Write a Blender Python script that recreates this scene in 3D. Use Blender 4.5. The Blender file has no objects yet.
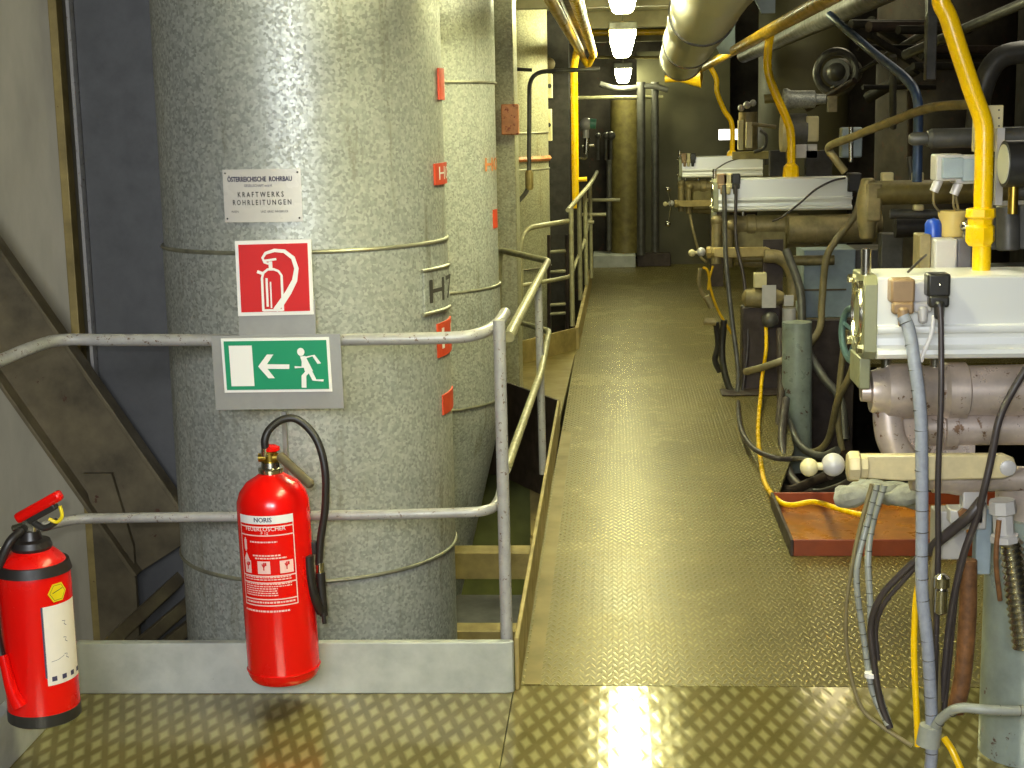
import bpy, bmesh, math, random
from mathutils import Vector, Matrix
random.seed(7)
C = bpy.context.scene.collection
PI = math.pi
V = Vector

# ------------------------------------------------------------------ camera calibration
F, H = 1500.0, 1.6
cy = V((102, 266, -1500)).normalized()
cz = V((-178, 8600, 1500)).normalized()
cz = (cz - cy * cz.dot(cy)).normalized()
cx = cy.cross(cz)
def ray(x, y):
    r = V((x - 512, 384 - y, -F))
    return V((cx.dot(r), cy.dot(r), cz.dot(r)))
def at(x, y, Y):
    r = ray(x, y); t = Y / r.y
    return V((r.x * t, Y, H + r.z * t))
def fl(x, y, z=0.0):
    r = ray(x, y); t = (z - H) / r.z
    return V((r.x * t, r.y * t, z))
cam_d = bpy.data.cameras.new('camera'); cam = bpy.data.objects.new('camera', cam_d); C.objects.link(cam)
cam.matrix_world = Matrix(((cx.x, cx.y, cx.z, 0), (cy.x, cy.y, cy.z, 0), (cz.x, cz.y, cz.z, H), (0, 0, 0, 1)))
cam_d.sensor_width = 36; cam_d.lens = F / 1024 * 36; cam_d.clip_start = 0.05
bpy.context.scene.camera = cam

# ------------------------------------------------------------------ materials
def s2l(c):
    c /= 255.0
    return c / 12.92 if c <= 0.04045 else ((c + 0.055) / 1.055) ** 2.4
def rgb(r, g, b): return (s2l(r), s2l(g), s2l(b), 1)
class NT:
    def __init__(s, name):
        s.m = bpy.data.materials.new(name); s.m.use_nodes = True
        s.t = s.m.node_tree; s.n = s.t.nodes; s.l = s.t.links
        s.b = s.n['Principled BSDF']
    def node(s, typ, **kw):
        n = s.n.new(typ)
        for k, v in kw.items(): setattr(n, k, v)
        return n
    def lk(s, a, b): s.l.new(a, b)
    def math(s, op, a, b=None, c=None, clamp=False):
        n = s.node('ShaderNodeMath', operation=op); n.use_clamp = clamp
        for i, v in enumerate((a, b, c)):
            if v is None: continue
            if isinstance(v, (int, float)): n.inputs[i].default_value = v
            else: s.lk(v, n.inputs[i])
        return n.outputs[0]
    def mix(s, f, a, b):
        n = s.node('ShaderNodeMix', data_type='RGBA')
        for i, v in ((0, f), (6, a), (7, b)):
            if isinstance(v, (int, float, tuple)): n.inputs[i].default_value = v
            else: s.lk(v, n.inputs[i])
        return n.outputs[2]
    def noise(s, scale, detail=4, rough=.55, vec=None, stretch=None):
        tc = s.node('ShaderNodeTexCoord').outputs['Object'] if vec is None else vec
        if stretch:
            mp = s.node('ShaderNodeMapping'); mp.inputs['Scale'].default_value = stretch; s.lk(tc, mp.inputs[0]); tc = mp.outputs[0]
        n = s.node('ShaderNodeTexNoise'); n.inputs['Scale'].default_value = scale
        n.inputs['Detail'].default_value = detail; n.inputs['Roughness'].default_value = rough
        s.lk(tc, n.inputs['Vector']); return n.outputs['Fac']
    def ramp(s, f, lo, hi, a=0.0, b=1.0):
        n = s.node('ShaderNodeMapRange'); n.inputs[1].default_value = lo; n.inputs[2].default_value = hi
        n.inputs[3].default_value = a; n.inputs[4].default_value = b; s.lk(f, n.inputs[0]); return n.outputs[0]
    def bump(s, h, strength=.3, dist=.002):
        n = s.node('ShaderNodeBump'); n.inputs['Strength'].default_value = strength; n.inputs['Distance'].default_value = dist
        s.lk(h, n.inputs['Height']); s.lk(n.outputs[0], s.b.inputs['Normal'])
def simple(name, col, rough=.5, metal=0.0, vary=.25, scale=14, wear=None, wthr=.62, bump=.15, spec=.5, stretch=None, col2=None):
    n = NT(name); b = n.b
    b.inputs['Roughness'].default_value = rough; b.inputs['Metallic'].default_value = metal
    b.inputs['Specular IOR Level'].default_value = spec
    f = n.noise(scale, 5, .6, stretch=stretch)
    dark = col2 if col2 else tuple(c * (1 - vary * 1.6) for c in col[:3]) + (1,)
    lite = tuple(min(1, c * (1 + vary * .6)) for c in col[:3]) + (1,)
    c = n.mix(n.ramp(f, .3, .7), dark, lite)
    if wear:
        w = n.noise(scale * 2.3, 6, .7)
        c = n.mix(n.ramp(w, wthr, wthr + .04), c, wear)
    n.lk(c, b.inputs['Base Color'])
    n.lk(n.ramp(f, .3, .7, min(1, rough + .1), max(.05, rough - .1)), b.inputs['Roughness'])
    if bump: n.bump(f, bump, .002)
    return n.m
def flat(name, col, rough=.5, metal=0.0, emit=None, es=0):
    n = NT(name); n.b.inputs['Base Color'].default_value = col; n.b.inputs['Roughness'].default_value = rough
    n.b.inputs['Metallic'].default_value = metal
    if emit: n.b.inputs['Emission Color'].default_value = emit; n.b.inputs['Emission Strength'].default_value = es
    return n.m
def galvanized(name, a, b_, spangle=110, rough=.42, metal=.75, streak=None):
    n = NT(name); tc = n.node('ShaderNodeTexCoord').outputs['Object']
    vo = n.node('ShaderNodeTexVoronoi'); vo.inputs['Scale'].default_value = spangle; n.lk(tc, vo.inputs['Vector'])
    sep = n.node('ShaderNodeSeparateColor'); n.lk(vo.outputs['Color'], sep.inputs[0])
    big = n.noise(3.2, 5, .6); f = n.math('ADD', n.math('MULTIPLY', sep.outputs[0], .55), n.math('MULTIPLY', big, .55))
    c = n.mix(n.ramp(f, .15, .9), a, b_)
    if streak:
        w = n.noise(5, 5, .7, stretch=(3, 3, .35)); c = n.mix(n.ramp(w, .56, .75, 0, .75), c, streak)
    n.lk(c, n.b.inputs['Base Color']); n.b.inputs['Metallic'].default_value = metal
    n.lk(n.ramp(f, .1, .9, rough + .14, rough - .08), n.b.inputs['Roughness'])
    n.bump(f, .12, .002); return n.m
def tread(name, sx, sy, col, col2, rough, strength=.7, dist=.004, metal=.8, polish_glint=.6, slant=.62, diamond=False, topc=None):
    n = NT(name); tc = n.node('ShaderNodeTexCoord').outputs['Object']
    sp = n.node('ShaderNodeSeparateXYZ'); n.lk(tc, sp.inputs[0])
    X = n.math('DIVIDE', sp.outputs[0], sx); Y = n.math('DIVIDE', sp.outputs[1], sy)
    fx = n.math('FLOOR', X); fy = n.math('FLOOR', Y)
    par = n.math('FLOORED_MODULO', n.math('ADD', fx, fy), 2.0)
    u = n.math('SUBTRACT', n.math('FRACT', X), .5)
    cp = n.math('FLOORED_MODULO', fx, 2.0); sgn = n.math('SUBTRACT', n.math('MULTIPLY', cp, 2.0), 1.0)
    ph = n.math('FRACT', n.math('ADD', n.math('ADD', Y, n.math('MULTIPLY', n.math('MULTIPLY', u, sgn), slant)), n.math('MULTIPLY', cp, .5)))
    d = n.math('ABSOLUTE', n.math('SUBTRACT', ph, .5))
    wd = n.math('MULTIPLY', n.math('SUBTRACT', 1.0, n.math('POWER', n.math('ABSOLUTE', n.math('MULTIPLY', u, 2.0)), 2.5)), .27)
    h = n.ramp(n.math('SUBTRACT', wd, d), 0, .13, 0, 1)
    if diamond:
        A = n.math('ABSOLUTE', n.math('SUBTRACT', n.math('MULTIPLY', n.math('FRACT', n.math('MULTIPLY', X, .5)), 2.0), 1.0))
        B = n.math('ABSOLUTE', n.math('SUBTRACT', n.math('MULTIPLY', n.math('FRACT', n.math('MULTIPLY', n.math('ADD', Y, n.math('MULTIPLY', X, .18)), .5)), 2.0), 1.0))
        q = n.math('ADD', A, B); dd_ = n.math('MINIMUM', q, n.math('SUBTRACT', 2.0, q)); h = n.ramp(dd_, .74, .3, 0, 1)
    g = n.noise(60, 3, .5); lo = n.noise(1.7, 6, .65); mid = n.noise(9, 5, .7)
    w = n.math('ADD', n.math('MULTIPLY', lo, .6), n.math('MULTIPLY', mid, .4))
    base = n.mix(n.ramp(w, .38, .62), col, col2)
    top = n.mix(n.math('MULTIPLY', h, polish_glint), base, topc)  # pale tops: polished bars, with glints put into the colour
    n.lk(top, n.b.inputs['Base Color']); n.b.inputs['Metallic'].default_value = metal
    r = n.math('ADD', n.ramp(w, .35, .65, rough - .02, rough + .06), n.math('MULTIPLY', n.math('SUBTRACT', 1.0, h), .0 if diamond else .12))
    n.lk(r, n.b.inputs['Roughness'])
    n.bump(h, strength, dist); return n.m

M = {}
M['galv'] = galvanized('galvanized_cladding', rgb(138, 140, 132), rgb(202, 204, 194), 120, rough=.46, metal=.4, streak=rgb(122, 116, 90))
M['galv_b'] = galvanized('galvanized_cladding_yellow_lit', rgb(136, 134, 108), rgb(186, 182, 148), 110, rough=.5, metal=.3, streak=rgb(120, 104, 66))  # same cladding, tinted for the yellow lamplight that falls on it
M['seam'] = simple('seam_metal', rgb(165, 162, 140), .45, .7)
M['floor_fine'] = tread('tread_plate_fine', .0165, .05, rgb(92, 82, 40), rgb(114, 102, 54), .24, 1.0, .0011, metal=.5, polish_glint=1.0, topc=rgb(156, 144, 86))
M['floor_coarse'] = tread('tread_plate_coarse', .027, .07, rgb(112, 102, 58), rgb(134, 123, 76), .1, 1.0, .00016, metal=.38, polish_glint=.9, diamond=True, topc=rgb(176, 166, 114))  # whitish floor glints painted in as the top colour
M['floor_plain'] = simple('worn_floor_plate', rgb(126, 110, 56), .45, .45, vary=.2, scale=5)
M['kerb'] = simple('kerb_paint', rgb(180, 182, 174), .5, .1, vary=.14, scale=10, wear=rgb(112, 92, 58), wthr=.7)
M['kerb_yel'] = simple('kerb_worn', rgb(166, 146, 88), .5, .2, vary=.25, scale=9, wear=rgb(100, 66, 40), wthr=.66)
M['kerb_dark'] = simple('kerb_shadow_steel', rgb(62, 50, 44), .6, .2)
M['rail'] = simple('rail_paint', rgb(166, 163, 160), .35, .1, vary=.12, scale=30, wear=rgb(96, 74, 56), wthr=.6)
M['rail_far'] = simple('rail_paint_yellow_lit', rgb(160, 154, 118), .4, .1, vary=.2, scale=24)  # rail paint with the yellow lamplight put into its colour
M['wall_panel'] = simple('dusty_wall_sheet', rgb(178, 170, 146), .55, .1, vary=.16, scale=3, stretch=(2, 2, .5), wear=rgb(110, 100, 88), wthr=.72)
M['column'] = simple('blue_grey_steel', rgb(96, 96, 96), .5, .3, vary=.12, scale=12, wear=rgb(60, 50, 46), wthr=.74)
M['beam'] = simple('brown_steel', rgb(116, 105, 80), .55, .3, vary=.3, scale=7, wear=rgb(84, 52, 38), wthr=.66)
M['dark'] = simple('dark_steel', rgb(48, 44, 38), .6, .3, vary=.3)
M['black_wall'] = simple('dark_brown_wall', rgb(58, 50, 40), .7, .1, vary=.45, scale=4, wear=rgb(70, 44, 34), wthr=.6)  # dark brown with reddish-brown patches
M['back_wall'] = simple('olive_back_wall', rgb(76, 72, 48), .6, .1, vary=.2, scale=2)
M['ceiling'] = simple('ceiling_sheet', rgb(120, 112, 80), .6, .2, vary=.2, scale=5)
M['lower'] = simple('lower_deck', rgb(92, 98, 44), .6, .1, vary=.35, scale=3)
M['red'] = simple('extinguisher_red', rgb(226, 14, 8), .22, 0, vary=.04, scale=6, bump=0)
M['rubber'] = simple('black_rubber', rgb(38, 33, 30), .45, 0, vary=.2, bump=.1)
M['chrome'] = flat('bright_metal', rgb(200, 196, 180), .22, 1)
M['brass'] = flat('brass', rgb(190, 160, 70), .3, 1)
M['white'] = flat('white_print', rgb(236, 232, 226), .45)
M['pinkwhite'] = flat('pale_print', rgb(240, 196, 186), .45)
M['label_white'] = simple('paper_label', rgb(232, 222, 206), .5, 0, vary=.03, bump=0)
M['sign_red'] = flat('sign_red', rgb(200, 8, 8), .6)
M['sign_green'] = flat('sign_green', rgb(22, 140, 98), .35)
M['plate'] = simple('brushed_plate', rgb(160, 158, 152), .42, .5, vary=.08, scale=10, bump=.05)
M['plate_white'] = simple('enamel_plate', rgb(214, 208, 200), .3, 0, vary=.06, scale=6, bump=0, wear=rgb(150, 140, 120), wthr=.75)
M['ink'] = flat('ink', rgb(62, 58, 84), .6)
M['ink_dark'] = flat('dark_ink', rgb(66, 62, 54), .6)
M['sticker_yel'] = flat('yellow_sticker', rgb(232, 206, 20), .4)
M['orange_red'] = simple('orange_red_paint', rgb(206, 70, 34), .5, 0, vary=.1, bump=0)
M['yellow'] = simple('yellow_gas_paint', rgb(244, 196, 8), .28, 0, vary=.06, scale=20, bump=.05)
M['yellow_dull'] = simple('yellow_pipe_dusty', rgb(206, 164, 24), .35, 0, vary=.25, scale=9)
M['alu'] = flat('anodised_aluminium', rgb(242, 242, 236), .28, .35)
M['endcap'] = simple('end_cap_paint', rgb(140, 140, 108), .4, .3, vary=.12)
M['cast'] = simple('silver_cast_paint', rgb(206, 190, 178), .34, .5, vary=.22, scale=12, wear=rgb(120, 92, 68), wthr=.6, bump=.4)
M['cast_far'] = simple('dusty_cast', rgb(142, 128, 88), .5, .25, vary=.3, scale=12, bump=.3)
M['lever'] = simple('lever_cream', rgb(206, 190, 146), .4, .15, vary=.14, scale=18, wear=rgb(146, 108, 52), wthr=.66, bump=.2)
M['bluegrey'] = simple('blue_grey_cabinet', rgb(150, 164, 170), .45, .1, vary=.1)
M['olive'] = simple('olive_pipe', rgb(122, 110, 62), .5, .2, vary=.25)
M['green_post'] = simple('grey_green_post', rgb(146, 156, 148), .34, .2, vary=.2, scale=9, wear=rgb(84, 56, 44), wthr=.62)
M['cable_grey'] = simple('grey_braided_hose', rgb(146, 150, 160), .5, 0, vary=.12, scale=60)
M['cable_dark'] = simple('dark_cable', rgb(62, 54, 52), .45, 0, vary=.2)
M['cable_tan'] = simple('tan_hose', rgb(124, 112, 76), .5, 0, vary=.2)
M['cable_clear'] = simple('translucent_grey_hose', rgb(150, 152, 142), .4, 0, vary=.15)
M['brown'] = simple('rusty_hose', rgb(128, 86, 48), .6, .1, vary=.4, scale=30, bump=.5)
M['brown_conn'] = simple('brown_connector', rgb(150, 122, 88), .45, 0, vary=.15)
M['cream'] = simple('cream_box', rgb(206, 194, 146), .45, 0, vary=.1)
M['box_grey'] = simple('pale_grey_box', rgb(186, 182, 178), .4, .1, vary=.08)
M['box_dark'] = simple('dark_grey_side', rgb(96, 92, 96), .45, .1)
M['black'] = simple('black_plastic', rgb(44, 42, 38), .4, 0)
M['blue'] = simple('blue_plastic', rgb(26, 70, 170), .35, 0, vary=.1)
M['bluepipe'] = simple('blue_pipe_paint', rgb(70, 92, 128), .4, .1)
M['tray'] = simple('red_oxide_tray', rgb(142, 66, 36), .42, .1, vary=.18, scale=8)
M['tray_in'] = simple('oily_ochre_tray', rgb(176, 112, 36), .3, .2, vary=.3, scale=9)
M['cloth'] = simple('grey_rag', rgb(164, 164, 158), .8, 0, vary=.25, scale=30, bump=.8)
M['amber'] = flat('amber_bowl', rgb(196, 172, 104), .2)
M['handwheel'] = simple('handwheel_blue', rgb(110, 140, 140), .35, .2)
M['duct'] = flat('bright_duct', rgb(222, 222, 206), .33, .4)
M['rust_orange'] = simple('rusty_orange_box', rgb(216, 140, 88), .5, 0, vary=.2, wear=rgb(150, 70, 40), wthr=.56)
M['glassface'] = flat('dial_face', rgb(214, 214, 190), .25)
M['panel_white'] = simple('white_panel', rgb(214, 206, 160), .45, 0, vary=.08)
M['lamp_body'] = simple('lamp_housing', rgb(170, 170, 150), .4, .2)
M['tube_dark'] = simple('pipe_dark_grey', rgb(92, 90, 84), .45, .3)
M['greenrail'] = simple('teal_plastic', rgb(90, 150, 130), .4, 0)
LAMPCOL = (.95, .96, .56, 1)
M['lamp'] = flat('lamp_glow', (1, 1, 1, 1), .4, 0, LAMPCOL, 52)
M['far_lamp'] = flat('far_lamp_glow', (1, 1, 1, 1), .4, 0, (1, .96, .9, 1), 3)

# ------------------------------------------------------------------ mesh building
class MB:
    def __init__(s): s.bm = bmesh.new(); s.mi = 0
    def _add(s, verts, faces):
        vs = [s.bm.verts.new(v) for v in verts]
        for f in faces:
            try:
                fc = s.bm.faces.new([vs[i] for i in f]); fc.material_index = s.mi
            except ValueError: pass
        return s
    def box(s, c, size, ax=None):
        c = V(c); hx, hy, hz = [q / 2 for q in size]
        R = ax if ax else Matrix.Identity(3)
        vs = [c + R @ V((x * hx, y * hy, z * hz)) for x in (-1, 1) for y in (-1, 1) for z in (-1, 1)]
        return s._add(vs, [(0, 1, 3, 2), (4, 6, 7, 5), (0, 4, 5, 1), (2, 3, 7, 6), (0, 2, 6, 4), (1, 5, 7, 3)])
    def bb(s, a, b):
        a, b = V(a), V(b); return s.box((a + b) / 2, (abs(b.x - a.x), abs(b.y - a.y), abs(b.z - a.z)))
    def rings(s, rings, cap=True, closed=False):
        n = len(rings[0]); vs = [p for r in rings for p in r]; fs = []
        R = len(rings)
        for i in range(R if closed else R - 1):
            j = (i + 1) % R
            for k in range(n):
                fs.append((i * n + k, i * n + (k + 1) % n, j * n + (k + 1) % n, j * n + k))
        if cap and not closed: fs += [tuple(range(n))[::-1], tuple((R - 1) * n + k for k in range(n))]
        return s._add(vs, fs)
    def lathe(s, p0, axis, prof, n=28, ref=None):
        """prof: (distance along axis, radius)"""
        p0 = V(p0); w = V(axis).normalized(); u = w.orthogonal().normalized() if ref is None else V(ref)
        v = w.cross(u)
        return s.rings([[p0 + w * t + (u * math.cos(2 * PI * k / n) + v * math.sin(2 * PI * k / n)) * max(r, 1e-4) for k in range(n)] for t, r in prof])
    def cyl(s, a, b, r, r2=None, n=20):
        a, b = V(a), V(b); L = (b - a).length
        return s.lathe(a, b - a, [(0, r), (L, r if r2 is None else r2)], n)
    def tube(s, pts, r, n=10, sub=6, smooth=True):
        pts = [V(p) for p in pts]
        if smooth and len(pts) > 2:
            P = [pts[0] * 2 - pts[1]] + pts + [pts[-1] * 2 - pts[-2]]; out = []
            for i in range(1, len(P) - 2):
                a, b, c, d = P[i - 1:i + 3]
                for k in range(sub):
                    t = k / sub
                    out.append(.5 * ((2 * b) + (c - a) * t + (2 * a - 5 * b + 4 * c - d) * t * t + (3 * b - a - 3 * c + d) * t ** 3))
            out.append(pts[-1]); pts = out
        rs = []; u = None
        for i, p in enumerate(pts):
            t = (pts[min(i + 1, len(pts) - 1)] - pts[max(i - 1, 0)]).normalized()
            if u is None: u = t.orthogonal().normalized()
            u = (u - t * u.dot(t)).normalized(); v = t.cross(u)
            rr = r(i / (len(pts) - 1)) if callable(r) else r
            rs.append([p + (u * math.cos(2 * PI * k / n) + v * math.sin(2 * PI * k / n)) * rr for k in range(n)])
        return s.rings(rs)
    def bent(s, pts, r, bend=.06, n=12):
        """straight pipe with rounded elbows"""
        pts = [V(p) for p in pts]; out = [pts[0]]
        for i in range(1, len(pts) - 1):
            a = (pts[i - 1] - pts[i]); b = (pts[i + 1] - pts[i]); q = min(bend, a.length * .45, b.length * .45)
            A = pts[i] + a.normalized() * q; B = pts[i] + b.normalized() * q
            for k in range(7):
                t = k / 6; out.append(A * (1 - t) ** 2 + pts[i] * 2 * t * (1 - t) + B * t * t)
        out.append(pts[-1]); return s.tube(out, r, n, smooth=False)
    def prism(s, poly, o, u, v, w0, w1):
        """poly in (u,v) extruded along u x v from w0 to w1"""
        o, u, v = V(o), V(u), V(v); w = u.cross(v).normalized(); n = len(poly)
        a = [o + u * p[0] + v * p[1] + w * w0 for p in poly]; b = [o + u * p[0] + v * p[1] + w * w1 for p in poly]
        return s._add(a + b, [tuple(range(n))[::-1], tuple(range(n, 2 * n))] + [(k, (k + 1) % n, n + (k + 1) % n, n + k) for k in range(n)])
    def sphere(s, c, r, n=20, m=12, sc=(1, 1, 1)):
        c = V(c); prof = [(-r * math.cos(PI * i / m), r * math.sin(PI * i / m)) for i in range(m + 1)]
        rs = [[c + V((max(q, 1e-4) * math.cos(2 * PI * k / n) * sc[0], max(q, 1e-4) * math.sin(2 * PI * k / n) * sc[1], t * sc[2])) for k in range(n)] for t, q in prof]
        return s.rings(rs)
    def torus(s, c, axis, R, r, n=32, m=10):
        c = V(c); w = V(axis).normalized(); u = w.orthogonal().normalized(); v = w.cross(u)
        return s.rings([[c + (u * math.cos(2 * PI * i / n) + v * math.sin(2 * PI * i / n)) * (R + r * math.cos(2 * PI * k / m)) + w * r * math.sin(2 * PI * k / m) for k in range(m)] for i in range(n)], closed=True)
    def mapped(s, fn):
        for v in s.bm.verts: v.co = fn(v.co)
        return s
def obj(name, mb, mat, parent=None, label=None, bevel=0, angle=35, seg=2):
    bmesh.ops.recalc_face_normals(mb.bm, faces=mb.bm.faces)
    me = bpy.data.meshes.new(name); mb.bm.to_mesh(me); mb.bm.free()
    mats = mat if isinstance(mat, (list, tuple)) else [mat]
    for m in mats: me.materials.append(M[m])
    for p in me.polygons: p.use_smooth = True
    me.set_sharp_from_angle(angle=math.radians(angle))
    o = bpy.data.objects.new(name, me); C.objects.link(o)
    if parent: o.parent = parent
    if label: o['label'] = label
    if bevel:
        md = o.modifiers.new('bevel', 'BEVEL'); md.width = bevel; md.segments = seg; md.limit_method = 'ANGLE'; md.angle_limit = math.radians(50)
    return o
def tag(o, label, cat, group=None):
    o['label'] = label; o['category'] = cat
    if group: o['group'] = group
    return o
def thing(name, label, cat, group=None):
    o = bpy.data.objects.new(name, None); C.objects.link(o); o.empty_display_size = .05
    return tag(o, label, cat, group)
def struct(name, mb, mat, **k):
    o = obj(name, mb, mat, **k); o['kind'] = 'structure'; return o
def solo(name, mb, mat, label, cat, group=None, **k):
    return tag(obj(name, mb, mat, **k), label, cat, group)
def text_geo(s, size, shear=0):
    cu = bpy.data.curves.new('t', 'FONT'); cu.body = s; cu.size = size; cu.align_x = 'CENTER'; cu.align_y = 'CENTER'; cu.resolution_u = 2
    o = bpy.data.objects.new('t', cu); C.objects.link(o)
    dg = bpy.context.evaluated_depsgraph_get(); dg.update()
    me = bpy.data.meshes.new_from_object(o.evaluated_get(dg))
    vs = [tuple(v.co) for v in me.vertices]; fs = [tuple(p.vertices) for p in me.polygons]
    bpy.data.objects.remove(o); bpy.data.curves.remove(cu); bpy.data.meshes.remove(me)
    return vs, fs
def add_text(mb, s, size, cx_, cy_, fn, width=None, bold=0, spacing=1):
    """fn maps (x, y) to a world point"""
    vs, fs = text_geo(s, size)
    if not vs: return
    w = max(v[0] for v in vs) - min(v[0] for v in vs); k = (width / w) if width else 1
    for dx, dy in ([(0, 0)] if not bold else [(0, 0), (bold, 0), (-bold, 0), (0, bold), (0, -bold)]):
        mb._add([fn(v[0] * k + cx_ + dx, v[1] + cy_ + dy) for v in vs], fs)
def rect_xy(mb, x0, y0, x1, y1, fn, nx=1):
    for i in range(nx):
        a = x0 + (x1 - x0) * i / nx; b = x0 + (x1 - x0) * (i + 1) / nx
        mb._add([fn(a, y0), fn(b, y0), fn(b, y1), fn(a, y1)], [(0, 1, 2, 3)])
class Lift:
    """each printed stroke sits a hair above the last, so that crossing strokes never share a plane"""
    def __init__(s, f, off): s.f = f; s.off = off
    def __call__(s, x, y): return s.f(x, y, s.off)
    def up(s): s.off += .00012
def stroke(mb, pts, w, fn, closed=False):
    if hasattr(fn, 'up'): fn.up()
    """flat ribbon of width w (or widths) along 2-D points"""
    P = [V((p[0], p[1])) for p in pts]; n = len(P); L = []; R = []
    for i in range(n):
        a = P[i - 1] if (i or closed) else P[i]; b = P[(i + 1) % n] if (i < n - 1 or closed) else P[i]
        t = (b - a).normalized(); q = V((-t.y, t.x)); ww = (w[i] if isinstance(w, (list, tuple)) else w) / 2
        L.append(P[i] + q * ww); R.append(P[i] - q * ww)
    for i in range(n if closed else n - 1):
        j = (i + 1) % n
        mb._add([fn(*L[i]), fn(*L[j]), fn(*R[j]), fn(*R[i])], [(0, 1, 2, 3)])
def disc2(mb, x, y, r, fn, n=20, ry=None):
    if hasattr(fn, 'up'): fn.up()
    mb._add([fn(x + r * math.cos(2 * PI * k / n), y + (ry or r) * math.sin(2 * PI * k / n)) for k in range(n)], [tuple(range(n))])

# ------------------------------------------------------------------ the setting
KY = 4.035            # kerb line in front of the pit
def slab(pts, z0, z1):
    m = MB(); n = len(pts)
    m.prism(pts, (0, 0, 0), (1, 0, 0), (0, 1, 0), z0, z1); return m
struct('floor', slab([(-.3, 4.09), (.8, 4.09), (5, 4.09), (5, 5.45), (.8, 5.45), (.66, 6.15), (.86, 7.2), (.98, 9.0), (1.0, 9.7), (5, 9.7), (5, 17.3), (-.27, 17.3), (-.285, 8.0)], -.02, 0), 'floor_fine')
struct('floor.001', slab([(-1.56, 1.0), (-.301, 1.0), (-.301, KY + .02), (-1.56, KY + .02)], -.02, 0.0), 'floor_coarse')
struct('floor.002', slab([(-.298, 1.0), (5, 1.0), (5, 4.085), (-.298, 4.085)], -.02, 0.0), 'floor_coarse')
struct('floor.006', slab([(-.272, 4.09), (-.225, 4.09), (-.235, 7.6), (-.285, 7.7)], -.01, .002), 'floor_plain')
struct('floor.003', slab([(-.31, 7.72), (-.655, 8.34), (-2.1, 9.3), (-2.1, 9.4), (-.74, 9.62), (-.28, 10.47)], -.03, 0.002), 'floor_plain')
struct('floor.004', MB().bb((-4, 3.2, -2.62), (5, 17.5, -2.6)), 'lower')
struct('floor.005', MB().bb((.66, 6.1, -.75), (5, 9.75, -.72)), 'dark')
struct('wall_left', MB().bb((-6, 5.15, -2.6), (-1.88, 5.2, 3.4)), 'wall_panel')
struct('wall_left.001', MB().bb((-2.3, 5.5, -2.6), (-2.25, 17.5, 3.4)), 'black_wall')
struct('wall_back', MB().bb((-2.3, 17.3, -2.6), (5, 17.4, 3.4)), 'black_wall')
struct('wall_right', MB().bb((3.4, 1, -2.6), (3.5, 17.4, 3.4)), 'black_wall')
struct('wall_back.001', MB().bb((.25, 16.6, 0), (1.25, 16.68, 2.3)), 'back_wall')
cm = MB()
for i in range(110):
    y = -1 + i * .17
    cm.bb((-2.3, y, 2.5), (.72, y + .085, 2.54)); cm.bb((-2.3, y + .085, 2.53), (.72, y + .17, 2.57))
struct('ceiling', cm, 'ceiling')
struct('ceiling.001', MB().bb((.72, -1, 3.3), (3.5, 17.4, 3.4)), 'dark')
for y in (6.2, 8.4, 10.7, 13.2, 15.6):
    solo('ceiling_joist', MB().bb((-2.25, y, 2.36), (.72, y + .12, 2.5)), 'ceiling', 'dusty steel joist crossing under the walkway ceiling', 'beam', 'joists under the ceiling', bevel=.004)

# toe plates
def plate_between(a, b, z0, z1, t, extra=None):
    a = V(a); b = V(b); d = (b - a).normalized(); q = V((-d.y, d.x))
    return MB().prism([(a.x, a.y), (b.x, b.y), (b.x + q.x * t, b.y + q.y * t), (a.x + q.x * t, a.y + q.y * t)], (0, 0, 0), (1, 0, 0), (0, 1, 0), z0, z1)
solo('toe_plate', MB().prism([(-1.55, 4.0), (-.32, 4.022), (-.3, 4.03), (-.295, 4.042), (-.31, 4.05), (-1.55, 4.03)], (0, 0, 0), (1, 0, 0), (0, 1, 0), 0, .152), 'kerb', 'grey painted toe plate across the front of the pit below the hanging extinguisher', 'toe plate', bevel=.003)
solo('toe_plate', MB().prism([(-1.585, 2.2), (-1.55, 2.2), (-1.55, 4.03), (-1.585, 4.03)], (0, 0, 0), (1, 0, 0), (0, 1, 0), 0, .15), 'kerb', 'green-grey toe plate at the far left, under the left red extinguisher', 'toe plate', bevel=.003)
solo('toe_plate', MB().prism([(-.295, 4.05), (-.281, 4.05), (-.295, 7.7), (-.309, 7.7)], (0, 0, 0), (1, 0, 0), (0, 1, 0), 0, .155), 'kerb_yel', 'worn yellowish toe plate running along the left edge of the near walkway', 'toe plate', bevel=.003)
solo('toe_plate', MB().prism([(-.31, 7.7), (-.655, 8.32), (-2.0, 9.3), (-1.99, 9.31), (-.65, 8.335), (-.3, 7.71)], (0, 0, 0), (1, 0, 0), (0, 1, 0), -.4, .155), 'kerb_dark', 'dark steel edge plate at the far end of the near pit', 'toe plate')  # dark brown stands for the shade on this pit-side face
solo('toe_plate', MB().prism([(-2.0, 8.9), (-.74, 9.61), (-.28, 10.44), (-.285, 10.47), (-.75, 9.64), (-2.0, 8.93)], (0, 0, 0), (1, 0, 0), (0, 1, 0), 0, .155), 'kerb_yel', 'yellow-grey toe plate turning across the tan floor at the second opening', 'toe plate')
solo('toe_plate', MB().prism([(-.285, 10.46), (-.262, 10.46), (-.23, 14.6), (-.255, 14.6)], (0, 0, 0), (1, 0, 0), (0, 1, 0), 0, .155), 'kerb_yel', 'narrow toe plate along the far walkway edge under the far railing', 'toe plate')

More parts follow.
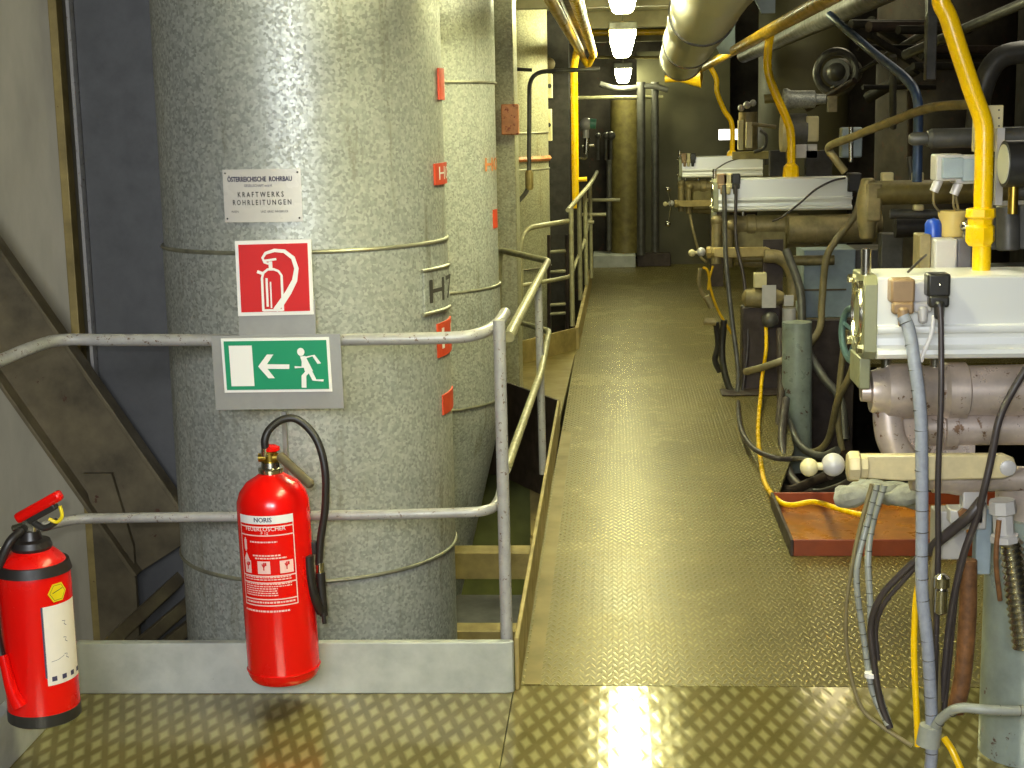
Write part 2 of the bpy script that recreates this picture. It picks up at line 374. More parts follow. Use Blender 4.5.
# pit beams and plates under the walkway
solo('pit_beam', MB().bb((-1.6, 6.27, -.37), (-.1, 6.39, -.25)), 'kerb_yel', 'yellowish crossbeam down in the pit, the upper of the two beside the near post', 'beam', bevel=.004)
solo('pit_beam', MB().bb((-1.6, 5.4, -.4), (-.1, 5.5, -.3)), 'kerb_yel', 'yellowish crossbeam low in the pit just above the front toe plate', 'beam', bevel=.004)
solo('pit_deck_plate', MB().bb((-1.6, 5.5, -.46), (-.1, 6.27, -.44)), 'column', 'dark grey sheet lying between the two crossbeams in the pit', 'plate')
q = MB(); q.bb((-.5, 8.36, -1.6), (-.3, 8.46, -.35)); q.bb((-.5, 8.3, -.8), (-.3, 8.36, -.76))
solo('lower_floor_panel', MB().bb((-1.9, 8.9, -2.6), (-.3, 8.95, -.35)), 'lower', 'upright green panel standing in for the lower floor beyond the crossbeams', 'wall panel')  # added panel, stands in for the green lit lower floor
solo('pit_support', q, 'kerb_yel', 'dull yellow support below the dark edge plate in the pit', 'support')
for i, (x0, y0, x1, y1) in enumerate(((100, 652, 180, 578), (128, 655, 192, 600), (152, 656, 200, 618))):
    a = at(x0, y0, 4.5 + i * .12); b = at(x1, y1, 5.0); d = (b - a)
    u = d.normalized(); w = V((0, 1, 0)); n_ = u.cross(w).normalized(); ax = Matrix((u, w, n_)).transposed()
    solo('pit_brace', MB().box((a + b) / 2, (d.length, .1, .045), ax), 'beam', 'slanting steel brace behind the front toe plate, ' + ('lowest and leftmost of three', 'middle of three', 'rightmost of three')[i], 'brace', 'slanting braces in the pit', bevel=.004)

# structural steel on the left
col = thing('steel_column', 'blue-grey steel column left of the big galvanized pipe', 'column')
def vquad(x0, x1, y0, y1, z0=-2.6, z1=3.4): return MB().bb((x0, y0, z0), (x1, y1, z1))
obj('flange', vquad(-1.79, -1.37, 5.02, 5.06), 'column', col, bevel=.003)
obj('web', vquad(-1.56, -1.53, 5.06, 5.45), 'column', col)
obj('flange', vquad(-1.79, -1.37, 5.45, 5.49), 'column', col)
obj('edge_strip', vquad(-1.803, -1.792, 4.985, 5.06), 'rail', col, 'pale edge of the column flange')  # pale strip along the flange edge
solo('wall_edge_angle', MB().bb((-1.9, 5.08, -2.6), (-1.87, 5.14, 3.4)), 'kerb_yel', 'thin yellowish angle along the right edge of the left wall sheet', 'angle', bevel=.003)
solo('recess_shade', MB().bb((-1.87, 5.2, -2.6), (-1.79, 5.3, 3.4)), 'dark', 'dark narrow strip for the shade in the gap between wall sheet and column', 'post')  # dark strip puts the shade of the recess into colour
br = thing('diagonal_brace', 'wide brown steel brace slanting down from the left edge to the column foot', 'brace')
a = at(-60, 220, 4.95); b = at(172, 551, 4.95); u = (b - a).normalized(); n_ = V((0, 1, 0)).cross(u).normalized()
ax = Matrix((u, V((0, 1, 0)), n_)).transposed(); L = (b - a).length; mid = (a + b) / 2
obj('web', MB().box(mid, (L, .012, .27), ax), 'beam', br)
for s in (-1, 1): obj('flange', MB().box(mid + n_ * .135 * s + V((0, -.03, 0)), (L, .075, .014), ax), 'beam', br, bevel=.002)
obj('gusset', MB().prism([(.0, .06), (.1, .06), (.16, -.2), (.16, -1.3), (.02, -1.3), (.02, -.05)], at(85, 490, 4.93), (1, 0, 0), (0, 0, 1), -.01, .01), 'beam', br)

# ------------------------------------------------------------------ big clad pipes
def wrap(cxx, cyy, r, off):
    return lambda x, y: V((cxx + (r + off) * math.sin(x / r), cyy - (r + off) * math.cos(x / r), y))
def clad_pipe(x, y, r, bands, label, mat='galv', z0=-2.55, z1=2.495, seam=None, lap=.004, cone=False):
    t = thing('clad_pipe', label, 'pipe', 'vertical clad pipes beside the walkway')
    zs = [z0] + bands + [z1]; m = MB(); prof = []
    for i in range(len(zs) - 1):
        rr = r + (lap if i % 2 else 0)
        prof += [(zs[i] + .001, rr), (zs[i + 1] - .001, rr)]
    if cone: prof[0] = (.25, r); prof = [(z0, .2), (-.7, .2)] + prof
    m.lathe((x, y, 0), (0, 0, 1), prof, 96); obj('cladding', m, mat, t)
    for b_ in bands: obj('seam_bead', MB().torus((x, y, b_), (0, 0, 1), r + lap, .0065, 96, 8), 'seam', t)
    if seam is not None:
        obj('vertical_seam', MB().box((x + (r + .004) * math.sin(seam), y - (r + .004) * math.cos(seam), (z0 + z1) / 2), (.012, .006, z1 - z0 - .01), Matrix.Rotation(seam, 3, 'Z')), 'seam', t)
    return t
P1 = (-.98, 4.73, .444)
b1 = at(340, 252, P1[1] - P1[2]).z; b2 = at(330, 582, P1[1] - P1[2]).z
p1 = clad_pipe(*P1, [b2, b1], 'huge galvanized clad pipe behind the two safety signs, nearest the camera')
w1 = wrap(P1[0], P1[1], P1[2], .007); w1b = wrap(P1[0], P1[1], P1[2], .010)
Yf1 = P1[1] - P1[2]
def th(px_, py_, Pp):   # arc position on the pipe for a picture column
    r = ray(px_, py_); dx, dy = r.x, r.y; ox, oy = -Pp[0], -Pp[1]
    A = dx * dx + dy * dy; B = 2 * (dx * ox + dy * oy); Cc = ox * ox + oy * oy - Pp[2] ** 2; D = B * B - 4 * A * Cc
    t = (-B - math.sqrt(max(D, 0))) / (2 * A); X = dx * t; Y = dy * t
    return math.atan2(X - Pp[0], -(Y - Pp[1])) * Pp[2], H + r.z * t
def patch(parent, name, Pp, x0, y0, x1, y1, mat, off=.008, label=None):
    u0, z0 = th(x0, y1, Pp); u1, z1 = th(x1, y0, Pp); z0b = th(x1, y1, Pp)[1]; fn = wrap(Pp[0], Pp[1], Pp[2], off); fn0 = wrap(Pp[0], Pp[1], Pp[2], off - .006)
    m = MB(); n = 6; zb = (z0 + z0b) / 2
    m.rings([[fn(u0 + (u1 - u0) * i / n, zb), fn(u0 + (u1 - u0) * i / n, z1), fn0(u0 + (u1 - u0) * i / n, z1), fn0(u0 + (u1 - u0) * i / n, zb)] for i in range(n + 1)])
    obj(name, m, mat, parent, label); return u0, zb, u1, z1
# inspection patch with the stencilled letters
u0, z0, u1, z1 = patch(p1, 'patch_plate', P1, 422, 266, 445, 312, 'galv', .012)
for zz in (z0, z1):
    obj('patch_bead', MB().tube([wrap(P1[0], P1[1], P1[2], .012)(u0 - .01 + (u1 - u0 + .01) * i / 6, zz + .004) for i in range(7)], .006), 'seam', p1)
m = MB(); add_text(m, 'H7', .1, (u0 + u1) / 2 + .02, (z0 + z1) / 2, wrap(P1[0], P1[1], P1[2], .0135), width=(u1 - u0) * 1.0, bold=.0018)
obj('stencilled_letters', m, 'ink_dark', p1)
for (x0, y0, x1, y1, tx) in ((436, 316, 449, 354, 'H'), (441, 386, 453, 410, None), (437, 69, 443.5, 100, None), (433, 162, 444.6, 184, 'H0')):
    a0, zz0, a1, zz1 = patch(p1, 'marking_tape', P1, x0, y0, x1, y1, 'orange_red', .0085, 'orange-red marking')
    if tx:
        m = MB(); add_text(m, tx, (zz1 - zz0) * .9, (a0 + a1) / 2, (zz0 + zz1) / 2, wrap(P1[0], P1[1], P1[2], .0095), width=(a1 - a0) * .7); obj('marking_letter', m, 'white', p1)
# name plate riveted to the pipe
npz0 = at(264, 222, Yf1).z; npz1 = at(264, 169, Yf1).z; nu0 = th(226, 200, P1)[0]; nu1 = th(302, 200, P1)[0]
np_ = thing('name_plate', 'white enamel maker plate with dark lettering on the big pipe above the red sign', 'sign')
m = MB(); n = 8; fa = wrap(P1[0], P1[1], P1[2], .011); fb = wrap(P1[0], P1[1], P1[2], .005)
m.rings([[fa(nu0 + (nu1 - nu0) * i / n, npz0), fa(nu0 + (nu1 - nu0) * i / n, npz1), fb(nu0 + (nu1 - nu0) * i / n, npz1), fb(nu0 + (nu1 - nu0) * i / n, npz0)] for i in range(n + 1)])
obj('plate', m, 'plate_white', np_)
fn = wrap(P1[0], P1[1], P1[2], .0118); uc = (nu0 + nu1) / 2; W = nu1 - nu0; Hh = npz1 - npz0
def nz(f): return npz1 - Hh * f
m = MB(); add_text(m, '\u00d6STERREICHISCHE  ROHRBAU', Hh * .13, uc - W * .02, nz(.19), fn, width=W * .82, bold=.0006)
add_text(m, 'GESELLSCHAFT m.b.H.', Hh * .07, uc - W * .03, nz(.31), fn, width=W * .36)
obj('lettering', m, 'ink', np_)
m = MB(); add_text(m, 'K R A F T W E R K S', Hh * .14, uc - W * .01, nz(.48), fn, width=W * .58, bold=.0003); add_text(m, 'R O H R L E I T U N G E N', Hh * .14, uc, nz(.63), fn, width=W * .74, bold=.0003)
add_text(m, 'WIEN', Hh * .06, uc - W * .35, nz(.8), fn); add_text(m, 'LINZ  GRAZ  INNSBRUCK', Hh * .06, uc + W * .16, nz(.8), fn, width=W * .34)
obj('lettering', m, 'ink_dark', np_)
for sx_ in (.04, .96):
    for sz_ in (.07, .93): obj('rivet', MB().sphere(fn(nu0 + W * sx_, nz(sz_)), .0028, 8, 6), 'ink_dark', np_)

P2 = (-.965, 6.85, .43)
p2b = [at(520, 345, 6.5).z, 1.28, 2.05]
bb = [th(470, y_, P2)[1] for y_ in (408, 291, 82)]
p2 = clad_pipe(*P2, bb, 'second galvanized clad pipe, tucked behind the nearest one', cone=True)
for (x0, y0, x1, y1, tx) in ((488, 156, 495, 174, 'H0'), (493, 209, 496, 228, None)):
    if tx:
        ua, za = th(x0 - 4, y1, P2); ub, zb_ = th(x1, y0, P2)
        m = MB(); add_text(m, tx, (zb_ - za) * 1.1, (ua + ub) / 2, (za + zb_) / 2, wrap(P2[0], P2[1], P2[2], .006), width=(ub - ua), bold=.002); obj('stencilled_letters', m, 'rust_orange', p2, 'faded orange letters')
    else: patch(p2, 'marking_tape', P2, x0, y0, x1, y1, 'orange_red', .006, 'orange-red marking')
P3 = (-.97, 12.0, .45)
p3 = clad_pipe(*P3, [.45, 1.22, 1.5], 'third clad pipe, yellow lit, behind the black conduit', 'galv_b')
obj('marking_band', MB().torus((P3[0], P3[1], 1.3), (0, 0, 1), P3[2] + .002, .022, 64, 6), 'rust_orange', p3, 'faded orange band')
solo('square_trunking', MB().bb((-.8, 8.6, -.3), (-.56, 8.9, 2.5)), 'galv_b', 'narrow pale upright trunking between second and third clad pipes', 'trunking', bevel=.006)
solo('square_trunking', MB().bb((-.86, 9.5, .16), (-.7, 9.7, 1.35)), 'brown', 'rusty brown upright box section behind the second clad pipe', 'trunking', bevel=.006)

# ------------------------------------------------------------------ railings
R_ = .0172
g1 = thing('guard_railing', 'grey painted pipe railing round the near pit, with chipped paint', 'railing')
m = MB()
m.tube([V((-1.6, 2.2, 1.01)), V((-1.6, 3.6, 1.01)), at(28, 349, 3.86), at(62, 340, 4.02), at(120, 340, 4.035), at(300, 340, 4.035), at(440, 338, 4.035), at(478, 334, 4.06), at(497, 324, 4.2), at(505, 313, 4.36)], R_ * .98, 14)
obj('top_rail', m, 'rail', g1)
m = MB(); m.bent([at(509, 337, 4.42), at(512, 330, 4.5), at(548, 261, 7.6), at(500, 250, 8.3), at(496, 360, 8.3)], R_, .06)
obj('top_rail', m, 'rail_far', g1, 'yellow-lit side length of the top rail')
m = MB(); m.tube([V((-1.6, 2.2, .5)), V((-1.6, 3.6, .5)), at(15, 538, 3.84), at(66, 521, 4.0), at(120, 518, 4.035), at(300, 516, 4.035), at(450, 513, 4.035), at(487, 510, 4.06), at(498, 501, 4.16), at(502, 488, 4.3)], .0145, 12)
obj('mid_rail', m, 'rail', g1)
m = MB(); m.bent([at(506, 470, 4.36), at(541, 372, 6.2), at(549, 331, 7.6), at(518, 322, 8.1)], .0145, .06)
obj('mid_rail', m, 'rail_far', g1, 'yellow-lit side length of the mid rail')
obj('post', MB().cyl(at(499, 320, 4.07), at(507, 650, 4.07), R_), 'rail', g1)
obj('post', MB().cyl(at(538, 284, 6.62), at(543, 474, 6.62), R_), 'rail', g1)
obj('post', MB().cyl((-1.6, 2.6, .02), (-1.6, 2.6, 1.0), R_), 'rail', g1)
g2 = thing('guard_railing', 'pipe railing at the second floor opening, beyond the tan plate', 'railing')
a1_, a2_ = at(521, 338, 9.95), at(571, 332, 10.42)
obj('top_rail', MB().bent([at(521, 336, 9.95), at(521, 229, 9.95), at(568, 221, 10.4)], R_, .14), 'rail_far', g2)
obj('mid_rail', MB().bent([at(520, 286, 9.95), at(570, 277, 10.4), at(584, 243, 12.2), at(590, 215, 14.4)], .014, .1), 'rail_far', g2)
obj('top_rail', MB().tube([at(568, 210, 10.4), at(590, 184, 12.6), at(597, 172, 14.4)], R_, 10), 'rail_far', g2)
for x0, y0, y1, Y_ in ((571, 208, 326, 10.42), (579, 197, 300, 11.4), (585, 190, 285, 12.4), (590, 183, 278, 14.0)):
    obj('post', MB().cyl(at(x0, y0, Y_), at(x0 + 1.5, y1, Y_), R_), 'rail_far', g2)
m = MB()
g3 = thing('ladder_rail', 'thin stair rungs in the dark behind the second railing', 'ladder')
for y_ in (272, 305, 314, 252): obj('rung', MB().cyl(at(550, y_, 11.2), at(566, y_ - 1, 11.2), .012, n=8), 'rail_far', g3)
for x_ in (549, 567): obj('side', MB().cyl(at(x_, 340, 11.2), at(x_, 235, 11.2), .014, n=8), 'kerb_dark', g3)

# ------------------------------------------------------------------ signs on the rail
def panel_fn(TL, TR, BL, Y, off=0.0):
    o = at(*TL, Y); u = at(*TR, Y) - o; v = at(*BL, Y) - o
    return lambda x, y, off=off: o + u * x + v * y + V((0, -off, 0))
def panel(name, TL, TR, BL, Y, mat, parent, off0, off1, x0=0, y0=0, x1=1, y1=1, label=None, bevel=0):
    f = panel_fn(TL, TR, BL, Y); m = MB()
    m.rings([[f(x0, y0, o_), f(x1, y0, o_), f(x1, y1, o_), f(x0, y1, o_)] for o_ in (off0, off1)])
    return obj(name, m, mat, parent, label, bevel=bevel)
YS = 3.985
# fire extinguisher sign
fs = thing('fire_extinguisher_sign', 'square red sign with white extinguisher pictogram on the railing', 'sign')
q4 = ((235, 241), (311, 239), (238.5, 316), YS)
panel('backing_plate', (238, 300), (315, 300), (239, 341), YS, 'plate', fs, -.012, -.003, label='bare grey metal plate')
panel('border', *q4, 'white', fs, -.004, .003)
panel('face', *q4, 'sign_red', fs, .003, .0045, .045, .05, .955, .95)
f = panel_fn(*q4, .0055); fn = Lift(f, .0052)
m = MB()
stroke(m, [(.34, .94), (.34, .5), (.36, .43), (.42, .385), (.5, .385), (.56, .41), (.6, .47), (.6, .94)], .032, fn)
stroke(m, [(.34, .93), (.6, .93)], .03, fn); stroke(m, [(.4, .88), (.4, .5)], .03, fn); stroke(m, [(.45, .9), (.45, .55)], .02, fn)
stroke(m, [(.46, .39), (.46, .28)], .05, fn); stroke(m, [(.38, .27), (.54, .25)], .03, fn); stroke(m, [(.28, .41), (.36, .44)], .04, fn)
stroke(m, [(.46, .32), (.38, .29), (.36, .23), (.4, .17), (.52, .135), (.65, .15), (.76, .24), (.8, .38), (.77, .54), (.68, .7), (.58, .84), (.5, .93)], [.025, .03, .035, .04, .045, .05, .055, .06, .07, .08, .085, .07], fn)
obj('pictogram', m, 'white', fs)
# exit sign
es = thing('exit_sign', 'green emergency exit sign with arrow and running figure below the red sign', 'sign')
q5 = ((221, 338.5), (329, 337), (225, 392.5), YS)
panel('backing_plate', (211, 336), (340, 334), (216, 410), YS, 'plate', es, -.01, -.001, label='bare grey metal plate')
panel('border', *q5, 'white', es, -.001, .003)
panel('face', *q5, 'sign_green', es, .003, .0045, .025, .05, .975, .95)
f5 = panel_fn(*q5, .0055); fn = Lift(f5, .0052)
m = MB(); rect_xy(m, .07, .13, .285, .88, fn); obj('door_symbol', m, 'white', es)
m = MB(); stroke(m, [(.36, .52), (.62, .53)], .085, fn); fn.up()
m._add([fn(.33, .52), fn(.42, .3), fn(.48, .3), fn(.4, .52), fn(.48, .74), fn(.42, .74)], [(0, 1, 2, 3), (0, 3, 4, 5)]); obj('arrow', m, 'white', es)
m = MB(); disc2(m, .735, .26, .034, fn, ry=.075)
stroke(m, [(.75, .34), (.8, .62)], [.05, .075], fn); stroke(m, [(.76, .37), (.85, .33), (.9, .48)], .035, fn)
stroke(m, [(.76, .4), (.75, .54), (.67, .54)], .04, fn); stroke(m, [(.8, .6), (.75, .7), (.745, .92)], .045, fn); stroke(m, [(.8, .58), (.845, .78), (.93, .79)], .042, fn)
obj('running_figure', m, 'white', es)
solo('bracket_strap', MB().bb(at(281, 412, 4.0) + V((0, 0, 0)), at(291, 500, 4.016)), 'plate', 'flat grey hanging strap between the exit sign and the extinguisher', 'bracket', bevel=.001)

# ------------------------------------------------------------------ extinguishers
def extinguisher_body(m, bx, top, r, n=48, foot=0):
    prof = [(0, .001), (0, r * .86), (.006, r * .93), (.02, r * .99), (.035, r)]
    prof += [(top - .105, r), (top - .085, r * .985), (top - .06, r * .9), (top - .035, r * .7), (top - .02, r * .45), (top - .012, r * .33), (top, r * .3), (top, .001)]
    m.lathe(bx, (0, 0, 1), prof, n); return m
EX = V((-.925, 3.872, .108)); ER = .098
e1 = thing('fire_extinguisher', 'red fire extinguisher with arched black hose hanging below the exit sign', 'fire extinguisher')
m = extinguisher_body(MB(), EX, .585, ER); m.torus(EX + V((0, 0, .032)), (0, 0, 1), ER, .003, 48, 6)
body = obj('cylinder', m, 'red', e1)
def px2(x, y): return th(x, y, (EX.x, EX.y, ER))
le = wrap(EX.x, EX.y, ER, .0012); le2 = wrap(EX.x, EX.y, ER, .0018)
lx0, lz1 = px2(241, 522); lx1, _ = px2(293, 522); lz0 = px2(268, 606)[1]
LW = lx1 - lx0; lz1 = px2(268, 516)[1]; LH = lz1 - lz0
def lf(x, y): return le(lx0 + LW * x, lz1 - LH * y)
def lf2(x, y): return le2(lx0 + LW * x, lz1 - LH * y)
m = MB(); rect_xy(m, 0, 0, 1, .09, lf, 10)
obj('label_header', m, 'white', body, 'white header strip of the label')
m = MB()
for y_ in (.115, .21, .66, .735, .92, .99): rect_xy(m, 0, y_, 1, y_ + .013, lf, 10)
rect_xy(m, 0, .09, .018, 1, lf); rect_xy(m, .982, .09, 1, 1, lf)
for x0, x1 in ((.07, .21), (.34, .56), (.72, .95)): rect_xy(m, x0, .5, x1, .64, lf, 3)
random.seed(3)
def tline(m, y, x0, x1, h): 
    x = x0
    while x < x1:
        w = random.uniform(.02, .06); rect_xy(m, x, y, min(x + w, x1), y + h, lf); x += w + .012
for y_, a_, b_ in ((.28, .22, .7), (.43, .26, .74), (.46, .3, .84)): tline(m, y_, a_, b_, .016)
for y_ in (.675, .7, .75, .775, .8, .825, .85, .875): tline(m, y_, .06, .9 if y_ < .8 else .66, .012)
rect_xy(m, .08, .27, .14, .38, lf); stroke(m, [(.11, .25), (.11, .4)], .03, lf); m._add([lf(.05, .5), lf(.19, .5), lf(.12, .41)], [(0, 1, 2)])
tline(m, .95, .05, .95, .02); tline(m, 1.05, .0, .85, .02)
obj('label_print', m, 'pinkwhite', body)
for xc in (.14, .45, .835):
    m = MB(); stroke(m, [(xc - .03, .53), (xc, .57), (xc + .03, .53)], .02, lf2); stroke(m, [(xc, .515), (xc, .6)], .02, lf2); rect_xy(m, xc + .015, .515, xc + .05, .55, lf2)
    obj('label_pictogram', m, 'sign_red', body)
def lt(mb, s, size, x, y, width, bold=0): # text on label
    vs, fs_ = text_geo(s, size); w = max(v[0] for v in vs) - min(v[0] for v in vs); k = width * LW / w
    for dx in ((0,) if not bold else (-bold, 0, bold)):
        mb._add([le2(lx0 + LW * x + v[0] * k + dx, lz1 - LH * y + v[1]) for v in vs], fs_)
m = MB(); lt(m, 'NORIS', .018, .48, .045, .3, .0005); obj('label_brand', m, 'ink', body)
m = MB(); lt(m, 'FEUERL\u00d6SCHER', .016, .5, .145, .7); lt(m, 'P 12', .009, .5, .19, .12); obj('label_title', m, 'white', body)
zt = EX.z + .6
neck = EX + V((0, 0, .57))
obj('neck_ring', MB().lathe(neck, (0, 0, 1), [(0, .031), (.012, .034), (.018, .034), (.02, .026), (.034, .024)], 28), 'chrome', e1)
m = MB(); m.lathe(neck + V((0, 0, .034)), (0, 0, 1), [(0, .017), (.022, .016), (.024, .02), (.03, .02)], 20); m.cyl(neck + V((-.03, -.002, .046)), neck + V((.024, -.002, .046)), .012)
obj('valve_head', m, 'brass', e1)
obj('strike_knob', MB().lathe(neck + V((.004, 0, .062)), (0, 0, 1), [(0, .018), (.004, .024), (.012, .024), (.018, .012)], 20), 'red', e1)
hA = at(281, 456, 3.85); hB = at(309, 483, 3.80)
m = MB(); m.cyl(hA, hB, .013); m.lathe(hB - (hB - hA).normalized() * .004, hB - hA, [(0, .0125), (.012, .0135), (.018, .008)], 16); obj('carrying_handle', m, 'beam', e1)
hp = [at(267, 451, 3.86), at(266, 440, 3.86), at(271, 429, 3.87), at(283, 420, 3.89), at(297, 419, 3.9), at(311, 430, 3.9), at(321, 448, 3.89), at(326, 475, 3.88), at(325, 510, 3.88), at(320, 540, 3.88), at(318, 565, 3.88)]
obj('hose', MB().tube(hp, .0105, 14), 'rubber', e1)
obj('hose_ferrule', MB().cyl(at(266.5, 455, 3.865), at(267, 447, 3.86), .0125), 'chrome', e1)
m = MB(); m.cyl(at(319, 563, 3.88), at(319, 575, 3.88), .011); obj('nozzle_ferrule', m, 'chrome', e1)
nz_ = thing; m = MB(); m.tube([at(319, 573, 3.88), at(320, 590, 3.88), at(321, 604, 3.88), at(322, 616, 3.88)], lambda t: .0135 - .002 * t, 14)
m.tube([at(308, 556, 3.84), at(309, 575, 3.84), at(313, 597, 3.85), at(319, 612, 3.87)], .013, 12); m.cyl(at(322, 616, 3.88), at(322.5, 624, 3.88), .006)
obj('nozzle', m, 'rubber', e1)
obj('hose_clip', MB().box(at(311, 548, 3.88), (.028, .02, .035)), 'rubber', e1, bevel=.003)

E2 = at(45, 716, 3.47); ER2 = .088
e2 = thing('fire_extinguisher', 'red fire extinguisher with squeeze lever and yellow tag at the far left', 'fire extinguisher')
m = MB(); prof = [(0.028, .001), (.028, ER2 - .002), (.03, ER2), (.36, ER2), (.385, ER2 * .98), (.41, ER2 * .86), (.43, ER2 * .62), (.44, ER2 * .4), (.45, .03), (.45, .001)]
m.lathe(E2, (0, 0, 1), prof, 48); body2 = obj('cylinder', m, 'red', e2)
obj('foot_ring', MB().lathe(E2, (0, 0, 1), [(0, .001), (0, ER2 - .004), (.004, ER2 + .001), (.032, ER2 + .001), (.034, ER2 - .004), (.034, .001)], 48), 'black', e2)
PP = (E2.x, E2.y, ER2); l2 = wrap(E2.x, E2.y, ER2, .0012); l2b = wrap(E2.x, E2.y, ER2, .002); l2c = wrap(E2.x, E2.y, ER2, .0028)
u0, zt0 = th(42, 608, PP); u1, _ = th(73, 608, PP); zb0 = th(58, 684, PP)[1]; zt0 = th(58, 604, PP)[1]
m = MB(); rect_xy(m, u0, zb0, u1, zt0, l2, 8); obj('paper_label', m, 'label_white', body2)
m = MB(); rect_xy(m, u0 - .004, zb0 + .02, u0 + .001, zt0, l2, 1)
for i in range(3):
    yy = zt0 - .05 - i * .042; uu = (u0 + u1) / 2; stroke(m, [(uu - .005, yy + .006), (uu + .004, yy + .004), (uu, yy - .003), (uu + .007, yy - .008)], .0015, l2b)
stroke(m, [(u0 + .012, zb0 + .06), (u0 + .03, zb0 + .062), (u0 + .045, zb0 + .068), (u1, zb0 + .086)], .001, l2b)
for i, k in enumerate((.1, .35, .6, .85)): rect_xy(m, u0 + (u1 - u0) * k, zb0 + .01, u0 + (u1 - u0) * (k + .12), zb0 + .022, l2b)
obj('label_print', m, 'ink', body2)
hu, hz = th(57, 592, PP); m = MB(); disc2(m, hu, hz, .026, l2c, 6); obj('inspection_sticker', m, 'sticker_yel', body2, 'yellow six-sided sticker')
m = MB(); stroke(m, [(hu - .014, hz), (hu + .014, hz + .008)], .002, wrap(E2.x, E2.y, ER2, .0036)); stroke(m, [(hu + .021 * math.cos(i * PI / 3), hz + .021 * math.sin(i * PI / 3)) for i in range(6)], .0012, wrap(E2.x, E2.y, ER2, .0036), True); obj('sticker_print', m, 'ink_dark', body2)
obj('strap_band', MB().lathe(E2 + V((0, 0, .392)), (0, 0, 1), [(-.012, .08), (-.012, .092), (.012, .086), (.012, .076)], 48), 'rubber', e2)
n2 = E2 + V((0, 0, .45))
obj('neck_ring', MB().lathe(n2, (0, 0, 1), [(-.02, .045), (-.008, .05), (.006, .045), (.01, .028), (.03, .022)], 24), 'rubber', e2)
m = MB(); m.box(n2 + V((.0, 0, .05)), (.035, .03, .05)); m.cyl(n2 + V((-.045, 0, .035)), n2 + V((-.01, 0, .045)), .009); obj('valve_head', m, 'chrome', e2, bevel=.004)
a = at(20, 517, 3.46); b = at(58, 496, 3.45); u = (b - a).normalized(); n_ = V((0, 1, 0)).cross(u).normalized(); ax = Matrix((u, V((0, 1, 0)), n_)).transposed()
obj('squeeze_lever', MB().box((a + b) / 2, ((b - a).length + .02, .03, .026), ax), 'red', e2, bevel=.008)
m = MB(); m.box(at(42, 512, 3.46), (.085, .026, .022), ax); m.tube([at(30, 520, 3.46), at(45, 528, 3.46), at(58, 520, 3.46)], .008); obj('lower_handle', m, 'black', e2, bevel=.004)
m = MB(); m.tube([at(60, 506, 3.43), at(62, 516, 3.43), at(57, 522, 3.43), at(49, 519, 3.43)], .0045, 8); obj('safety_pin', m, 'sticker_yel', e2)
m = MB(); m.tube([at(22, 530, 3.45), at(8, 545, 3.42), at(-4, 580, 3.41), at(-4, 630, 3.40), at(3, 665, 3.39)], .011, 12); obj('hose', m, 'rubber', e2)
m = MB(); m.tube([at(3, 655, 3.39), at(12, 690, 3.38), at(20, 706, 3.38)], lambda t: .012 + .008 * t, 12); obj('nozzle', m, 'red', e2)

# ------------------------------------------------------------------ lights
def tub_lamp(x, y0, z0, L, label, wdt=.19, hgt=.15):
    t = thing('ceiling_lamp', label, 'lamp', 'tub lamps in a row over the walkway')
    w2 = wdt / 2; y1 = y0 + L
    def ring(y, s): return [V((x - w2 * s, y, z0 + hgt)), V((x - w2 * s, y, z0 + hgt * .75)), V((x - w2 * .72 * s, y, z0 + hgt * .12)), V((x - w2 * .5 * s, y, z0)), V((x + w2 * .5 * s, y, z0)), V((x + w2 * .72 * s, y, z0 + hgt * .12)), V((x + w2 * s, y, z0 + hgt * .75)), V((x + w2 * s, y, z0 + hgt))]
    obj('diffuser', MB().rings([ring(y0, .94), ring(y0 + .02, 1), ring(y1 - .02, 1), ring(y1, .94)]), 'lamp', t)
    obj('housing', MB().bb((x - w2 - .01, y0 - .02, z0 + hgt), (x + w2 + .01, y1 + .02, z0 + hgt + .06)), 'lamp_body', t, bevel=.01)
    for yy in (y0 + .25, y1 - .25): obj('hanger', MB().cyl((x, yy, z0 + hgt + .06), (x, yy, 2.51), .008, n=8), 'lamp_body', t)
tub_lamp(.06, 8.5, 2.25, 1.3, 'glowing tub lamp cut off by the top edge of the photo')
tub_lamp(.07, 11.3, 2.085, 1.3, 'glowing tub lamp in full view, second from the camera')
tub_lamp(.1, 15.85, 1.97, .7, 'farthest small glowing tub lamp, above the far pipework', .17, .13)
tub_lamp(.05, 5.25, 2.15, 1.3, 'tub lamp overhead between the big pipe and the machines')
tub_lamp(.04, 2.7, 2.2, 1.3, 'tub lamp over the camera position')
def area(name, loc, rot, size, size_y, power, col):
    l = bpy.data.lights.new(name, 'AREA'); l.shape = 'RECTANGLE'; l.size = size; l.size_y = size_y; l.energy = power; l.color = col
    o = bpy.data.objects.new(name, l); C.objects.link(o); o.location = loc; o.rotation_euler = rot; return o
fl_ = bpy.data.lights.new('camera_flash', 'SPOT'); fl_.energy = 130; fl_.color = (.92, .95, 1); fl_.shadow_soft_size = .02; fl_.spot_size = math.radians(75); fl_.spot_blend = .6
fo = bpy.data.objects.new('camera_flash', fl_); C.objects.link(fo); fo.matrix_world = cam.matrix_world.copy(); fo.location = (-.05, .02, H + .07)
area('fill_light', (-.6, -1.8, 2.4), (math.radians(70), 0, 0), 2.0, .8, 195, (.9, .95, 1))  # unseen soft fill added behind the camera to lift the left side
area('lower_deck_lamp', (-.6, 7.4, -.6), (0, 0, 0), .3, .3, 26, (1, .95, .5))
area('fill_light', (2.2, 8, 3.2), (0, 0, 0), .6, 2.5, 22, (1, .93, .72))  # this and the next: unseen area lights over the right side, no fixture
area('fill_light', (2.0, 13, 3.2), (0, 0, 0), .6, 2.5, 22, (1, .9, .6))

